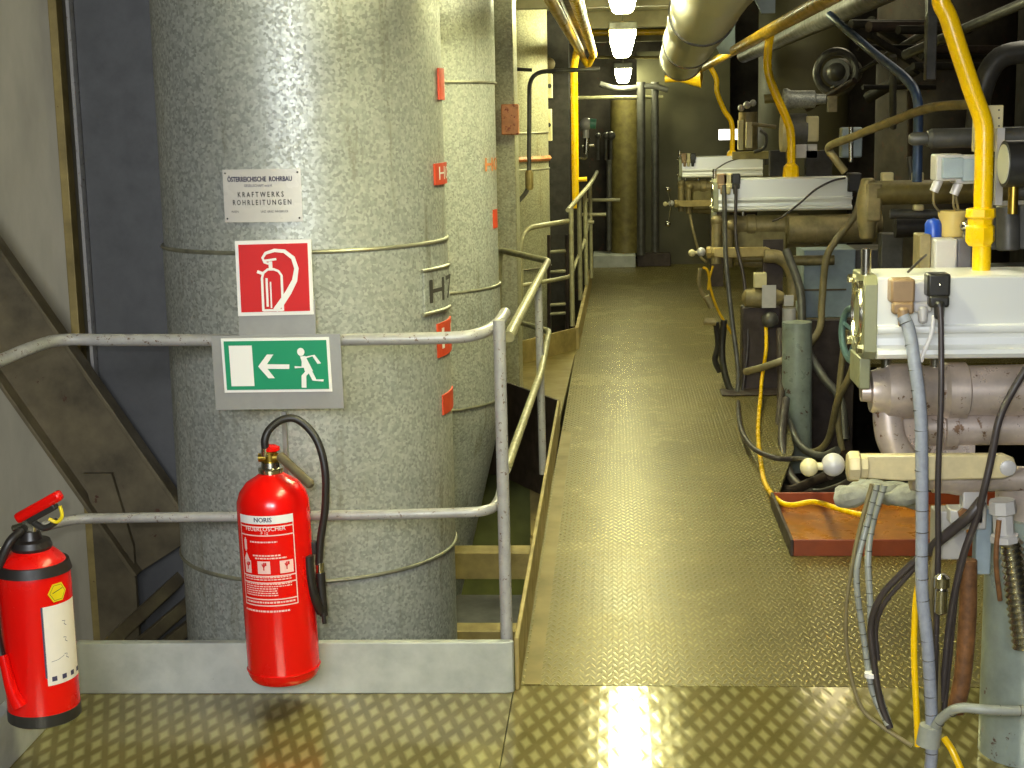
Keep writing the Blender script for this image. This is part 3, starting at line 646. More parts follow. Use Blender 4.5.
# ------------------------------------------------------------------ walkway services, left
yp = thing('yellow_pipe', 'upright yellow gas pipe at the end of the near ceiling pipes, above the far railing', 'pipe')
obj('pipe', MB().bent([(-.31, 12.0, .9), (-.31, 12.0, 2.0), (-.28, 12.0, 2.14)], .029, .08), 'yellow', yp)
obj('bracket', MB().cyl(at(573, 180, 12.0), at(587, 179, 12.0), .018), 'yellow', yp)
solo('yellow_pipe', MB().bent([(-.265, 1.0, 2.08), (-.265, 12.7, 2.12), (-.215, 12.9, 2.03), (-.165, 12.7, 2.12)], .027, .08), 'yellow_dull', 'dusty yellow ceiling pipe, left one of the pair converging above the walkway', 'pipe')
solo('yellow_pipe', MB().cyl((-.16, 1.0, 2.12), (-.165, 12.7, 2.12), .032), 'yellow', 'bright yellow ceiling pipe, right one of the pair converging above the walkway', 'pipe')
solo('cable_tray', MB().bb((-.245, 1.0, 2.16), (-.2, 12.6, 2.2)).bb((-.245, 1.0, 2.13), (-.24, 12.6, 2.2)), 'beam', 'brown cable tray running between the two yellow ceiling pipes', 'cable tray')
solo('conduit', MB().bent([at(499, 203, 10.8), at(515, 205, 10.8), at(529, 190, 10.8), at(529.5, 72, 10.8), at(600, 69, 10.8)], .016, .12), 'tube_dark', 'black conduit bending down in front of the third clad pipe', 'conduit')
solo('conduit', MB().cyl(at(513, 69, 10.9), at(532, 70, 10.9), .013), 'dark', 'thin black horizontal conduit joining left of the bent black conduit', 'conduit')
solo('conduit_joint', MB().lathe(at(529.5, 190, 10.8), (0, 0, 1), [(0, .02), (.02, .03), (.12, .03), (.14, .02)], 14), 'kerb_yel', 'tan sleeve on the bent black conduit', 'sleeve')
solo('conduit', MB().cyl(at(508, 18, 9.6), at(508, 92, 9.6), .016), 'tube_dark', 'upright grey conduit above the rusty orange box', 'conduit')
jb = thing('junction_box', 'rusty orange junction box on the trunking beside the third clad pipe', 'junction box')
obj('box', MB().bb(at(501.5, 135, 8.4), at(519, 104, 8.48)), 'rust_orange', jb, bevel=.006)
obj('cable_gland', MB().cyl(at(506, 110, 8.5), at(505, 111, 8.44), .022), 'brown', jb)
solo('gland_box', MB().bb(at(504, 97, 9.5), at(511, 88, 9.58)), 'kerb_yel', 'small tan gland box at the foot of the upright grey conduit', 'box', bevel=.004)
solo('wall_column', MB().bb((-.58, 13.0, 0), (-.38, 13.2, 2.5)), 'dark', 'dark upright behind the yellow gas pipe', 'column')
for (x0, y0, x1, y1, l_) in ((546.5, 98, 552.5, 74, 'upper of two pale instrument boxes beside the third clad pipe'), (545.5, 141, 552, 109, 'lower of two pale instrument boxes beside the third clad pipe')):
    t = thing('instrument_box', l_, 'box', 'pale instrument boxes'); obj('box', MB().bb(at(x0, y0, 12.2), at(x1, y1, 12.32)), 'panel_white', t, bevel=.005); obj('knob', MB().cyl(at((x0 + x1) / 2, (y0 + y1) / 2, 12.2), at((x0 + x1) / 2, (y0 + y1) / 2, 12.17), .018), 'black', t)
solo('cable_fitting', MB().sphere(at(549, 64, 12.2), .05), 'beam', 'small round head above the pale instrument boxes', 'fitting')

# far end of the walkway
solo('cross_pipe', MB().cyl(at(570, 98, 16.4), at(663, 97, 16.4), .02), 'rail_far', 'thin level pipe crossing the far end of the walkway', 'pipe')
solo('cross_pipe', MB().cyl(at(590, 33, 14.5), at(668, 32, 14.5), .028), 'yellow_dull', 'yellow cross pipe under the far ceiling, nearer of two', 'pipe')
solo('cross_pipe', MB().cyl(at(596, 57, 15.9), at(690, 58, 15.9), .016), 'olive', 'olive-yellow cross pipe under the far ceiling, lower and farther of two', 'pipe')
solo('standpipe', MB().cyl(at(641, 255, 16.3), at(641, 82, 16.3), .045), 'tube_dark', 'slim shiny upright pipe at the far end, right of the olive column', 'pipe')
solo('standpipe', MB().cyl(at(655, 252, 16.4), at(655, 82, 16.4), .04), 'tube_dark', 'dull grey upright pipe at the far end, beside the olive wall', 'pipe')
solo('round_column', MB().cyl(at(626, 252, 16.7), at(626, 100, 16.7), .17, n=32), 'olive', 'thick olive round column at the far end of the walkway', 'column')
solo('standpipe', MB().cyl(at(609, 250, 16.6), at(609, 160, 16.6), .03), 'tube_dark', 'short dark upright pipe left of the olive column', 'pipe')
solo('base_plinth', MB().bb((-.24, 16.3, 0), (.22, 16.9, .13)), 'kerb', 'low pale plinth across the far end of the walkway floor', 'plinth', bevel=.005)
solo('base_plinth', MB().bb((.24, 16.35, 0), (.6, 16.55, .14)), 'kerb_dark', 'low dark plinth right of the pale plinth', 'plinth', bevel=.005)
for x0, x1, y_, Y_ in ((583, 620, 200, 15), (582, 606, 214.5, 14), (584, 594, 222, 13.6)):
    solo('guard_bar', MB().cyl(at(x0, y_, Y_), at(x1, y_, Y_), .016), 'rail_far', {200: 'longest and highest grey bar reaching past the far railing', 214.5: 'middle grey bar reaching past the far railing', 222: 'shortest and lowest grey bar reaching past the far railing'}[y_], 'bar', 'grey bars past the far railing')
vt = thing('pressure_transmitter', 'white-headed transmitter on a stem at the dark far end', 'transmitter')
m = MB(); m.sphere(at(586, 124, 15), .062); m.cyl(at(586, 128, 15), at(586, 138, 15), .03); obj('head', m, 'box_grey', vt)
obj('cap', MB().cyl(at(590, 123.5, 15), at(596, 124, 15), .05), 'greenrail', vt)
m = MB(); m.cyl(at(587, 138, 15), at(586, 154, 15), .03); m.cyl(at(582, 146, 15), at(594, 145, 15), .016); m.tube([at(587, 150, 15), at(586, 158, 15), at(576, 158, 15)], .014); obj('manifold', m, 'chrome', vt)
random.seed(11)
for i in range(3):
    x_ = (598, 606, 611)[i]; solo('small_valve', MB().sphere(at(x_, 136, 15.6), .03 + .008 * i).cyl(at(x_, 136, 15.6), at(x_, 160, 15.6), .015), 'tube_dark', 'tiny metal valve stem in the dark, ' + ('left', 'middle', 'right')[i] + ' of three', 'valve', 'tiny valves at the far end')
solo('wavy_pipe', MB().tube([at(600, 84, 16.3), at(620, 89, 16.3), at(650, 86, 16.3), at(668, 90, 16.3)], .03), 'tube_dark', 'dull wavy pipe under the farthest lamp', 'pipe')
solo('duct_funnel', MB().lathe(at(703, 76, 13), V((-1, .1, -.05)), [(0, .01), (.02, .1), (.2, .035), (.32, .03)], 20), 'yellow_dull', 'dusty yellow funnel beyond the end of the silver duct', 'funnel')
fl2 = thing('far_sign_lamp', 'small bright white lit box behind the thin far yellow pipe', 'lamp')
obj('panel', MB().bb(at(719, 140, 15.8), at(739, 129, 15.85)), 'far_lamp', fl2)

# silver duct
du = thing('silver_duct', 'large shiny round duct under the ceiling, right of the lamps', 'duct')
d1 = at(681, 60, 11.6); d0 = at(708, 0, 6.8); d0 = d1 + (d0 - d1) * ((11.6 - 1.0) / (11.6 - 6.8)); dd = (d1 - d0); L = dd.length; prof = []
for i in range(9):
    t0 = i * L / 9; prof += [(t0, .155), (t0 + .03, .159), (t0 + .06, .155)]
prof += [(L, .155), (L + .005, .135)]
obj('duct_body', MB().lathe(d0, dd, prof, 48), 'duct', du)
for t_ in (6.4, 8.6, 10.4): obj('strap', MB().torus(d0 + dd.normalized() * t_, dd, .158, .007, 48, 6), 'tube_dark', du)

# ------------------------------------------------------------------ dark overhead steel on the right
solo('gas_header', MB().cyl((.93, 1.0, 2.09), (.88, 15.5, 2.07), .036), 'yellow_dull', 'long dusty yellow header pipe under the ceiling that feeds the machines', 'pipe')
solo('overhead_pipe', MB().cyl((1.27, 1.0, 2.16), (1.22, 14.5, 2.15), .065, n=28), 'tube_dark', 'fat grey overhead pipe running beside the yellow header', 'pipe')
for x0, x1, z0, Y0, lb in ((.72, .84, 2.12, 8.1, 'nearer of two grey hanger plates beside the silver duct'), (.74, .9, 2.05, 11.5, 'farther of two grey hanger plates beside the silver duct')):
    solo('hanger_plate', MB().prism([(x0, 3.3), (x0, z0 + .1), (x0 + .05, z0), (x1, z0), (x1, 3.3)], (0, Y0, 0), (1, 0, 0), (0, 0, 1), 0, .02), 'bluegrey', lb, 'hanger')
solo('hanger_post', MB().bb(at(926, 80, 6.5), at(937, -60, 6.56)), 'tube_dark', 'upright grey hanger post hanging from above, left of the big yellow pipe', 'post', bevel=.004)
solo('blue_pipe', MB().tube([at(830, 15, 8), at(870, 50, 7.2), at(905, 78, 6.5), at(917, 98, 6.3), at(918, 130, 6.3), at(917, 182, 6.3)], .02, 12), 'bluepipe', 'blue pipe slanting down in the dark behind the machines', 'pipe')
solo('blue_pipe', MB().cyl(at(920, 240, 8), at(909, 157, 8), .014), 'tube_dark', 'short thin upright tube left of the blue pipe', 'tube')
solo('steam_elbow', MB().tube([at(975, 140, 7), at(982, 90, 7), at(1000, 58, 7), at(1040, 50, 7)], .05, 16), 'tube_dark', 'dark curved pipe elbow behind the big yellow pipe', 'pipe')
m = MB(); m.torus(at(836, 72, 11.5), (-.5, -1, 0), .15, .03); m.sphere(at(836, 72, 11.5), .07); m.cyl(at(836, 72, 11.5), at(850, 72, 12.2), .1)
solo('round_valve_head', m, 'tube_dark', 'dark round valve head in the shadows above the machines', 'valve')
solo('overhead_beam', MB().cyl(at(1030, 0, 9), at(905, 55, 10), .03), 'tube_dark', 'thin dark bar slanting down from the top right', 'bar')
random.seed(8)
for i in range(16):
    x_ = random.uniform(840, 940); y_ = random.uniform(20, 90); Y_ = random.uniform(10.6, 11.4); d = random.choice([(45, 0), (0, 45), (35, 22), (-30, 18)])
    solo('boiler_pipe', MB().cyl(at(x_, y_, Y_), at(x_ + d[0] * 1.6, y_ + d[1] * 1.6, Y_ + .3), random.uniform(.015, .045)), random.choice(['tube_dark', 'dark', 'kerb_dark', 'dark']), 'dark pipe among the shadowed boiler pipework, upper right', 'pipe', 'shadowed boiler pipes')

# ------------------------------------------------------------------ burner machines
def profile_cyl(m, x0, x1, Yf, z0, z1):
    """extruded actuator barrel along X: section in (Y,z), front face at Yf"""
    w = z1 - z0; D = w
    S = [(0.0, .97), (.0, .55), (0.0, .42), (-.012 / w, .40), (-.014 / w, .36), (-.012 / w, .325), (.06, .31), (.11, .24), (.1, .16), (.0, .14), (-.012 / w, .12), (-.014 / w, .07), (-.008 / w, .02), (.03, 0),
         (.97, 0), (1.0, .05), (1.0, .95), (.96, 1.0), (.06, 1.0), (.02, .99)]
    ring = lambda x, s=1: [V((x, Yf + (p[0] - .5) * D * s + .5 * D, z0 + (p[1] - .5) * w * s + .5 * w)) for p in S]
    m.rings([ring(x0), ring(x1)]); return m
def actuator(t, X0, Y0, length=1.02, far=False):
    z0, z1 = 1.033, 1.227
    obj('barrel', profile_cyl(MB(), X0 + .03, X0 + length, Y0, z0, z1), 'alu', t)
    m = MB(); w = z1 - z0; yc = Y0 + w / 2; zc = (z0 + z1) / 2
    m.rings([[V((x, yc + (w / 2) * a_ * k, zc + (w / 2) * b_ * k)) for a_, b_ in ((-1, -.8), (-.8, -1), (.8, -1), (1, -.8), (1, .8), (.8, 1), (-.8, 1), (-1, .8))] for x, k in ((X0, 1.0), (X0 + .03, 1.02))])
    obj('end_cap', m, 'endcap', t, bevel=.002)
    obj('end_ring', MB().torus((X0 - .001, yc, zc), (1, 0, 0), .075, .004), 'chrome', t)
    obj('end_plate', MB().bb((X0 - .004, Y0 + .03, z0 - .075), (X0 + .022, Y0 + w - .02, z0 - .001)), 'endcap', t, bevel=.003)
    obj('end_ring', MB().torus((X0 - .001, yc, zc), (1, 0, 0), .055, .004), 'chrome', t)
    for a_, b_ in ((-.78, -.78), (-.78, .78), (.78, -.78), (.78, .78)): obj('tie_bolt', MB().lathe((X0 + .0, yc + a_ * w / 2, zc + b_ * w / 2), (-1, 0, 0), [(0, .011), (.012, .011), (.014, .007)], 6), 'chrome', t)
    
    obj('clamp_ring', MB().cyl((X0 + .01, Y0 + .05, z1), (X0 + .01, Y0 + .05, z1 + .06), .012), 'chrome', t)
def connector(X, Y, z, mat, s=1, label=None, parent=None):
    m = MB(); m.bb((X - .034 * s, Y - .03 * s, z - .02 * s), (X + .034 * s, Y + .035 * s, z + .05 * s)); m.mi = 0
    m.rings([[V((X + a_ * .03 * s, Y - .02 * s + b_ * .02 * s - d_ * .02, z - d_)) for a_, b_ in ((-1, -1), (1, -1), (1, 1), (-1, 1))] for d_ in (.015 * s, .05 * s)])
    m.cyl((X, Y - .035 * s, z - .03 * s), (X, Y - .04 * s, z - .085 * s), .017 * s, .014 * s)
    return obj('connector', m, mat, parent, label, bevel=.006)
def body_cast(t, X0, Y0, mat, near):
    X = lambda px_: at(px_, 400, 3.5).x - .57 + X0
    Z = lambda py_: at(900, py_, 3.5).z
    Yc = Y0 + .09; m = MB()
    zc = Z(398); x0 = X(880)
    m.lathe((x0 - .035, Yc, zc), (1, 0, 0), [(0, .001), (0, .024), (.02, .026), (.022, .05), (.05, .058), (.06, .066), (.14, .066), (.15, .06), (.19, .06), (.2, .068), (.245, .068), (.25, .06), (.42, .062), (.43, .07), (.5, .07), (.51, .06), (1.0, .06), (1.0, .001)], 28)
    obj('upper_body', m, mat, t)
    m = MB(); m.tube([(X(893), Yc, zc - .02), (X(893), Yc - .005, zc - .07), (X(898), Yc - .01, Z(450)), (X(915), Yc - .01, Z(475))], .036, 16); obj('elbow', m, mat, t)
    m = MB(); m.lathe((X(925), Yc + .02, Z(437)), (1, 0, 0), [(0, .02), (0, .045), (.06, .046), (.062, .055), (.09, .055), (.092, .044), (.6, .044), (.6, .001)], 24); obj('middle_pipe', m, mat, t)
    m = MB(); m.lathe((X(918), Yc, Z(488)), (1, 0, 0), [(0, .001), (0, .028), (.05, .028), (.052, .034), (.09, .036), (.11, .04), (.17, .04), (.18, .03), (.6, .03)], 20); obj('lower_pipe', m, mat, t)
    m = MB(); m.prism([(X(895), Z(475)), (X(985), Z(478)), (X(985), Z(440)), (X(930), Z(430)), (X(905), Z(420))], (0, Yc + .03, 0), (1, 0, 0), (0, 0, 1), -.02, .02); obj('rib', m, mat, t)
    for px_ in (890, 940): obj('spacer', MB().cyl((X(px_), Yc, 1.035), (X(px_), Yc, zc + .05), .012), 'chrome', t)
def lever(t, X0, Y0, mat='lever'):
    X = lambda px_: at(px_, 465, 3.42).x - .57 + X0
    Z = lambda py_: at(900, py_, 3.42).z
    Yl = Y0 - .08; zl = Z(466); m = MB()
    m.prism([(X(862), Z(454)), (X(1000), Z(454)), (X(1010), Z(458)), (X(1014), Z(467)), (X(1009), Z(475)), (X(1000), Z(478)), (X(900), Z(480)), (X(862), Z(477))], (0, Yl, 0), (1, 0, 0), (0, 0, 1), -.012, .012)
    lv = obj('lever', m, mat, t, bevel=.004)
    obj('lever_hub', MB().lathe((X(845), Yl, zl), (1, 0, 0), [(0, .02), (0, .032), (.006, .036), (.026, .036), (.028, .03), (.045, .03)], 8), mat, lv, bevel=.002)
    obj('ball_knob', MB().sphere((X(831), Yl, zl + .004), .027), 'box_grey', lv)
    m = MB(); m.cyl((X(812), Yl, zl), (X(822), Yl, zl), .009); m.sphere((X(807), Yl, zl - .002), .0215); obj('end_knob', m, 'cream', lv)
    obj('pivot_bolt', MB().lathe((X(1004), Yl - .012, Z(467)), (0, -1, 0), [(0, .018), (.006, .018), (.009, .012)], 20), 'box_grey', lv)
def machine(X0, Y0, label, mat, lv, length=1.02):
    t = thing('burner_machine', label, 'machine', 'burner machines in a row along the right side')
    actuator(t, X0, Y0, length); body_cast(t, X0, Y0, mat, True); lever(t, X0, Y0, lv)
    return t
m1 = machine(.575, 3.5, 'nearest burner machine at the right edge, with thick grey-green post and cream lever', 'cast', 'lever')
m2 = machine(.59, 9.1, 'second burner machine, with shiny cylinder, in the middle of the row', 'cast_far', 'kerb_yel', .82)
m3 = machine(.605, 14.3, 'third and farthest burner machine, with dusty shiny cylinder', 'cast_far', 'kerb_yel', .78)
# connectors
cB = connector(at(902, 296, 3.46).x, 3.47, at(901, 296, 3.46).z, 'brown_conn', .8, 'brown connector', m1)
cG = connector(at(920, 297, 3.5).x, 3.49, at(920, 295, 3.5).z, 'box_grey', .72, 'grey connector', m1)
obj('clear_strap', MB().tube([at(934, 315, 3.46), at(931, 335, 3.47), at(924, 352, 3.48), at(921, 362, 3.48)], .005, 8), 'white', m1)
cK = connector(at(938, 290, 3.44).x, 3.45, at(938, 290, 3.44).z, 'black', .76, 'black connector', m1)
obj('connector_screw', MB().sphere(at(940, 285, 3.42), .0035, 8, 6), 'chrome', cK)
for mm, X0, Y0 in ((m2, .59, 9.1), (m3, .605, 14.3)):
    for dx, mt in ((.05, 'brown_conn'), (.085, 'cream'), (.125, 'black')): connector(X0 + dx, Y0 - .02, 1.215, mt, .9, None, mm)
    obj('hose_fitting', MB().bb((X0 + .79, Y0 - .04, 1.14), (X0 + .87, Y0 + .06, 1.25)), 'black', mm, bevel=.008)
# machine 1 pedestal
ped = MB(); pc = at(1036, 600, 3.62); ped.cyl((pc.x - .0, 3.66, -.0), (pc.x, 3.66, at(1000, 520, 3.6).z), .115, n=40)

obj('pedestal', ped, 'green_post', m1, 'grey-green painted post with worn patches')
obj('pedestal_collar', MB().cyl((pc.x, 3.66, at(1000, 522, 3.6).z), (pc.x, 3.66, at(1000, 486, 3.6).z), .095, n=36), 'cast', m1)
m = MB(); m.bb(at(950, 524, 3.56), at(978, 504, 3.62)); obj('nut_plate', m, 'box_grey', m1, bevel=.003)
obj('nut', MB().lathe(at(963, 513, 3.56), (0, -1, 0), [(0, .014), (.012, .014)], 6), 'brown', m1)
m = MB(); m.bb(at(934, 560, 3.6), at(962, 505, 3.66)); m.bb(at(962, 530, 3.56), at(984, 480, 3.6)); obj('side_bracket', m, 'box_grey', m1, bevel=.004)
m = MB(); m.bb(at(975, 575, 3.58), at(989, 505, 3.62)); obj('pipe_clamp', m, 'bluegrey', m1, bevel=.004)
# corrugated hose at the far right
m = MB(); p0 = at(1010, 540, 3.46); prof = [(i * .008, .03 if i % 2 else .024) for i in range(34)]; m.lathe(p0, (at(1022, 625, 3.46) - p0), prof, 18); obj('corrugated_hose', m, 'chrome', m1, 'ribbed metal hose')
m = MB(); m.lathe(at(1002, 500, 3.46), (.1, 0, -1), [(0, .03), (.03, .032), (.035, .024), (.08, .024), (.085, .033), (.1, .033)], 8); obj('hose_coupling', m, 'box_grey', m1)

# yellow gas branches
t = thing('gas_branch_pipe', 'thick bright yellow gas pipe with union rising behind the nearest machine', 'pipe', 'yellow gas branch pipes')
obj('pipe', MB().tube([V((.92, 3.62, 2.09)), V((.85, 3.62, 2.03)), at(943, -10, 3.62), at(950, 22, 3.62), at(972, 90, 3.62), at(983, 122, 3.62), at(984, 150, 3.62), at(983, 200, 3.62), at(981, 276, 3.62)], .0215, 18), 'yellow', t)
zu = at(981, 208, 3.62); dz = at(981, 246, 3.62).z - zu.z
obj('union', MB().lathe(zu, (0, 0, -1), [(0, .022), (0, .034), (.022, .036), (.024, .03), (.04, .029), (.042, .034), (-dz - .012, .034), (-dz, .026)], 8), 'yellow', t, bevel=.003)
t = thing('gas_branch_pipe', 'mid-size yellow gas pipe curving down to the second machine', 'pipe', 'yellow gas branch pipes')
obj('pipe', MB().tube([V((.94, 9.3, 2.08)), at(768, 50, 9.3), at(768, 70, 9.3), at(774, 90, 9.3), at(787, 120, 9.3), at(791, 138, 9.3), at(791, 180, 9.3)], .025, 14), 'yellow', t)
obj('union', MB().lathe(at(791, 163, 9.3), (0, 0, -1), [(0, .026), (.02, .045), (.08, .05), (.1, .036)], 8), 'yellow', t)
t = thing('gas_branch_pipe', 'thin yellow gas pipe bending down to the farthest machine', 'pipe', 'yellow gas branch pipes')
obj('pipe', MB().tube([V((.87, 14.4, 2.1)), at(716, 78, 14.4), at(717, 92, 14.4), at(724, 110, 14.4), at(732, 125, 14.4), at(732, 158, 14.4)], .024, 12), 'yellow', t)
obj('union', MB().lathe(at(732, 150, 14.4), (0, 0, -1), [(0, .026), (.02, .045), (.06, .05)], 8), 'yellow', t)

# valve box, filter and gauge behind the nearest machine
t = thing('solenoid_valve_box', 'pale grey valve box with blue cap and amber filter, left of the thick yellow pipe', 'valve')
a = at(929, 276, 3.78); b = at(958, 239, 3.72)
obj('box', MB().bb((a.x, 3.72, 1.2), (b.x, 3.86, b.z)), 'box_grey', t, bevel=.005)
obj('side_cover', MB().bb((b.x + .001, 3.725, 1.2), (at(973, 250, 3.72).x, 3.85, b.z)), 'box_dark', t, bevel=.004)
obj('mounting_block', MB().bb((at(920, 250, 3.75).x, 3.76, 1.21), (a.x, 3.84, at(920, 235, 3.75).z)), 'cast_far', t, bevel=.004)
m = MB(); bc = at(933, 238, 3.8); m.lathe(bc, (0, 0, 1), [(0, .017), (.004, .021), (.035, .021), (.045, .015), (.05, .001)], 16); obj('blue_cap', m, 'blue', t)
ac = at(952, 239, 3.8); obj('filter_bowl', MB().lathe(ac, (0, 0, 1), [(0, .022), (.01, .03), (.05, .032), (.06, .036), (.07, .036), (.072, .001)], 20), 'amber', t)
obj('elbow_fitting', MB().sphere(at(966, 226, 3.76), .016, 12, 8).cyl(at(966, 226, 3.76), at(966, 240, 3.76), .01), 'chrome', t)
for i, (xa, ya, xb, yb) in enumerate(((940, 181, 958, 155), (960, 184, 977, 156))):
    t = thing('terminal_box', ('left', 'right')[i] + ' of two small grey-lidded terminal boxes beside the thick yellow pipe', 'box', 'small terminal boxes')
    a = at(xa, ya, 3.74); b = at(xb, yb, 3.8)
    obj('box', MB().bb((a.x - .01, 3.74, a.z), (b.x - .001, 3.81, b.z + .004)), 'box_grey', t, bevel=.004)
    obj('lid', MB().bb((a.x + .002, 3.725, a.z + .006), (b.x - .002, 3.739, b.z - .004)), 'bluegrey', t, bevel=.003)
    m = MB(); g = at(xa - 1, ya - 1, 3.76); m.cyl(g, g + V((-.012, 0, -.028)), .011); obj('cable_gland', m, 'box_grey', t)
    m = MB(); m.tube([g + V((-.012, 0, -.028)), g + V((-.008, .01, -.06)), at(xa + 2, 214, 3.8)], .003, 6); m.tube([at(xb - 3, yb + 26, 3.76), at(xb - 3, yb + 36, 3.78), at(xb + 1, 213, 3.8)], .003, 6); obj('wire', m, 'cable_tan', t)
tp = thing('terminal_plate', 'cream perforated plate behind the thick yellow pipe', 'plate')
obj('plate', MB().bb(at(973, 152, 3.9), at(1002, 105, 3.92)), 'cream', tp, bevel=.003)
m = MB()
for i in range(6): m.cyl(at(999, 110 + i * 8, 3.9), at(999, 110 + i * 8, 3.897), .0025, n=8)
obj('holes', m, 'ink_dark', tp)
gg = thing('pressure_gauge', 'round pressure gauge seen edge-on, right of the thick yellow pipe', 'gauge')
gc = at(1006, 164, 3.72); gd = V((-1, -.04, 0)).normalized()
obj('case', MB().lathe(gc - gd * .005, -gd, [(-.01, .052), (-.01, .056), (.035, .056), (.04, .05), (.04, .001)], 36), 'black', gg)
obj('dial', MB().lathe(gc + gd * .0065, gd, [(-.001, .001), (-.001, .047), (.001, .047), (.001, .001)], 36), 'glassface', gg)
obj('stem', MB().cyl(gc - gd * .02 + V((0, 0, -.05)), gc - gd * .02 + V((0, 0, -.12)), .012), 'brass', gg)
solo('mounting_plate', MB().bb(at(995, 205, 3.86), at(1003, 128, 3.88)), 'box_grey', 'narrow grey plate between the thick yellow pipe and the gauge', 'plate')
hp_ = thing('round_bar', 'level grey pipe with rounded end pointing left, above the terminal boxes', 'pipe')
a = at(908, 139, 4.2)
obj('bar', MB().lathe(a, (1, 0, 0), [(0, .001), (.003, .012), (.012, .018), (.05, .018), (.052, .022), (.058, .024), (.062, .027), (.5, .027), (.5, .001)], 20), 'tube_dark', hp_)
solo('motor_block', MB().bb(at(990, 250, 4.0), at(1040, 200, 4.2)).cyl(at(1008, 205, 3.98), at(1008, 250, 3.98), .03).cyl(at(1015, 192, 4.0), at(1040, 192, 4.0), .02).bb(at(985, 272, 4.0), at(1045, 262, 4.1)), 'tube_dark', 'dark grey fitting block below the gauge at the right edge', 'fitting', bevel=.004)
# olive machine body behind
ol = thing('oil_pipe_assembly', 'dusty olive pipe assembly between nearest and second machine', 'pipe')
a = at(868, 193, 7.0)
obj('main_pipe', MB().lathe(a, (1, 0, 0), [(0, .045), (.03, .045), (.032, .055), (.9, .055)], 24), 'olive', ol)
obj('lower_pipe', MB().cyl(at(890, 214, 7.0), at(1000, 214, 7.0), .022), 'tube_dark', ol)
obj('upper_pipe', MB().cyl(at(895, 227, 7.1), at(1000, 225, 7.1), .05), 'dark', ol)
m = MB(); m.bb(at(866, 222, 6.95), at(879, 182, 7.05)); m.lathe(at(868, 178, 7.0), (0, 0, -1), [(0, .03), (.1, .05), (.2, .045), (.28, .03)], 14); obj('flange_block', m, 'cast_far', ol, bevel=.01)
m = MB(); m.bb(at(882, 182, 7), at(892, 172, 7.05)); m.bb(at(913, 182, 7), at(922, 172, 7.05)); m.bb(at(914, 211, 6.95), at(922, 204, 7.0)); obj('boss', m, 'cream', ol, bevel=.006)
solo('curved_hose', MB().tube([at(845, 172, 6.6), at(836, 160, 6.6), at(829, 147, 6.6), at(850, 138, 6.4), at(890, 122, 6.0), at(930, 108, 5.6), at(975, 104, 5.2)], .017, 12), 'cable_tan', 'tan hose arching from the second machine up to the thick yellow pipe', 'hose')
solo('black_wire', MB().tube([at(845, 178, 8.9), at(832, 181, 8.8), at(815, 190, 8.8), at(800, 203, 8.8), at(782, 217, 8.8), at(773, 221, 8.9)], .006, 6), 'cable_dark', 'thin black wire looping across the second machine cylinder', 'cable')
solo('black_wire', MB().tube([at(765, 159, 14.0), at(745, 158, 14.0), at(728, 162, 14.0), at(712, 172, 14.0)], .006, 6), 'cable_dark', 'thin black wire across the farthest machine cylinder', 'cable')
solo('black_wire', MB().tube([at(926, 255, 3.7), at(918, 262, 3.6), at(908, 272, 3.52)], .003, 6), 'cable_dark', 'short black wire reaching the brown connector', 'cable')

# second machine extras
cab = thing('control_cabinet', 'blue-grey cabinet under the second machine, left of the blue handwheel', 'cabinet')
obj('body', MB().bb(at(803, 318, 9.4), at(846, 244, 9.8)), 'bluegrey', cab, bevel=.006)
obj('band', MB().bb(at(803, 291, 9.385), at(846, 288.5, 9.4)), 'beam', cab)
solo('control_cabinet', MB().bb(at(848, 300, 9.6), at(884, 244, 10.0)), 'tube_dark', 'darker grey cabinet right of the blue-grey cabinet', 'cabinet', bevel=.006)
solo('flat_post', MB().bb(at(880, 300, 8.4), at(900, 232, 8.5)), 'tube_dark', 'flat grey post between the darker grey cabinet and the nearest machine', 'post', bevel=.006)
solo('support_post', MB().cyl(at(797, 470, 8.3) , at(797, 322, 8.3), .082, n=28), 'green_post', 'round grey-green post below the blue-grey cabinet', 'post')
solo('support_post', MB().bb(at(806, 470, 8.9), at(852, 318, 9.0)), 'kerb_dark', 'dark flat post behind the crossing hoses', 'post')
hw = thing('handwheel', 'pale blue handwheel left of the nearest machine cylinder', 'handwheel')
hc = at(853, 335, 7.0); hd = V((-.9, -.25, 0)).normalized()
obj('rim', MB().torus(hc, hd, .125, .016), 'handwheel', hw)
m = MB()
for k in range(4):
    an = k * PI / 2 + .4; u = V((0, 0, 1)) * math.sin(an) + hd.cross(V((0, 0, 1))) * math.cos(an); m.cyl(hc + hd * -.02, hc + u * .122, .009, n=8)
obj('spokes', m, 'handwheel', hw)
obj('hub', MB().lathe(hc + hd * .02, -hd, [(0, .018), (.02, .025), (.3, .02)], 16), 'tube_dark', hw)
# machine 2 hanging gear
mg = thing('hose_manifold', 'dark manifold with a white tag below the second machine', 'manifold')
obj('block', MB().bb(at(742, 395, 8.8), at(778, 304, 8.95)), 'kerb_dark', mg, bevel=.008)
obj('valve_body', MB().lathe(at(742, 298, 8.75), (1, 0, 0), [(0, .02), (.02, .05), (.1, .06), (.2, .05), (.24, .03)], 16), 'cast_far', mg)
obj('tag', MB().bb(at(762, 308, 8.68), at(776, 285, 8.69)), 'box_grey', mg, 'white tag'); obj('switch_box', MB().bb(at(754, 288, 8.7), at(766, 272, 8.75)), 'cream', mg, bevel=.004)
obj('coupling', MB().sphere(at(770, 320, 8.7), .05, 14, 8), 'tube_dark', mg)
obj('coupling', MB().bb(at(784, 306, 8.72), at(793, 295, 8.75)).cyl(at(789, 330, 8.75), at(789, 308, 8.75), .04), 'box_grey', mg)
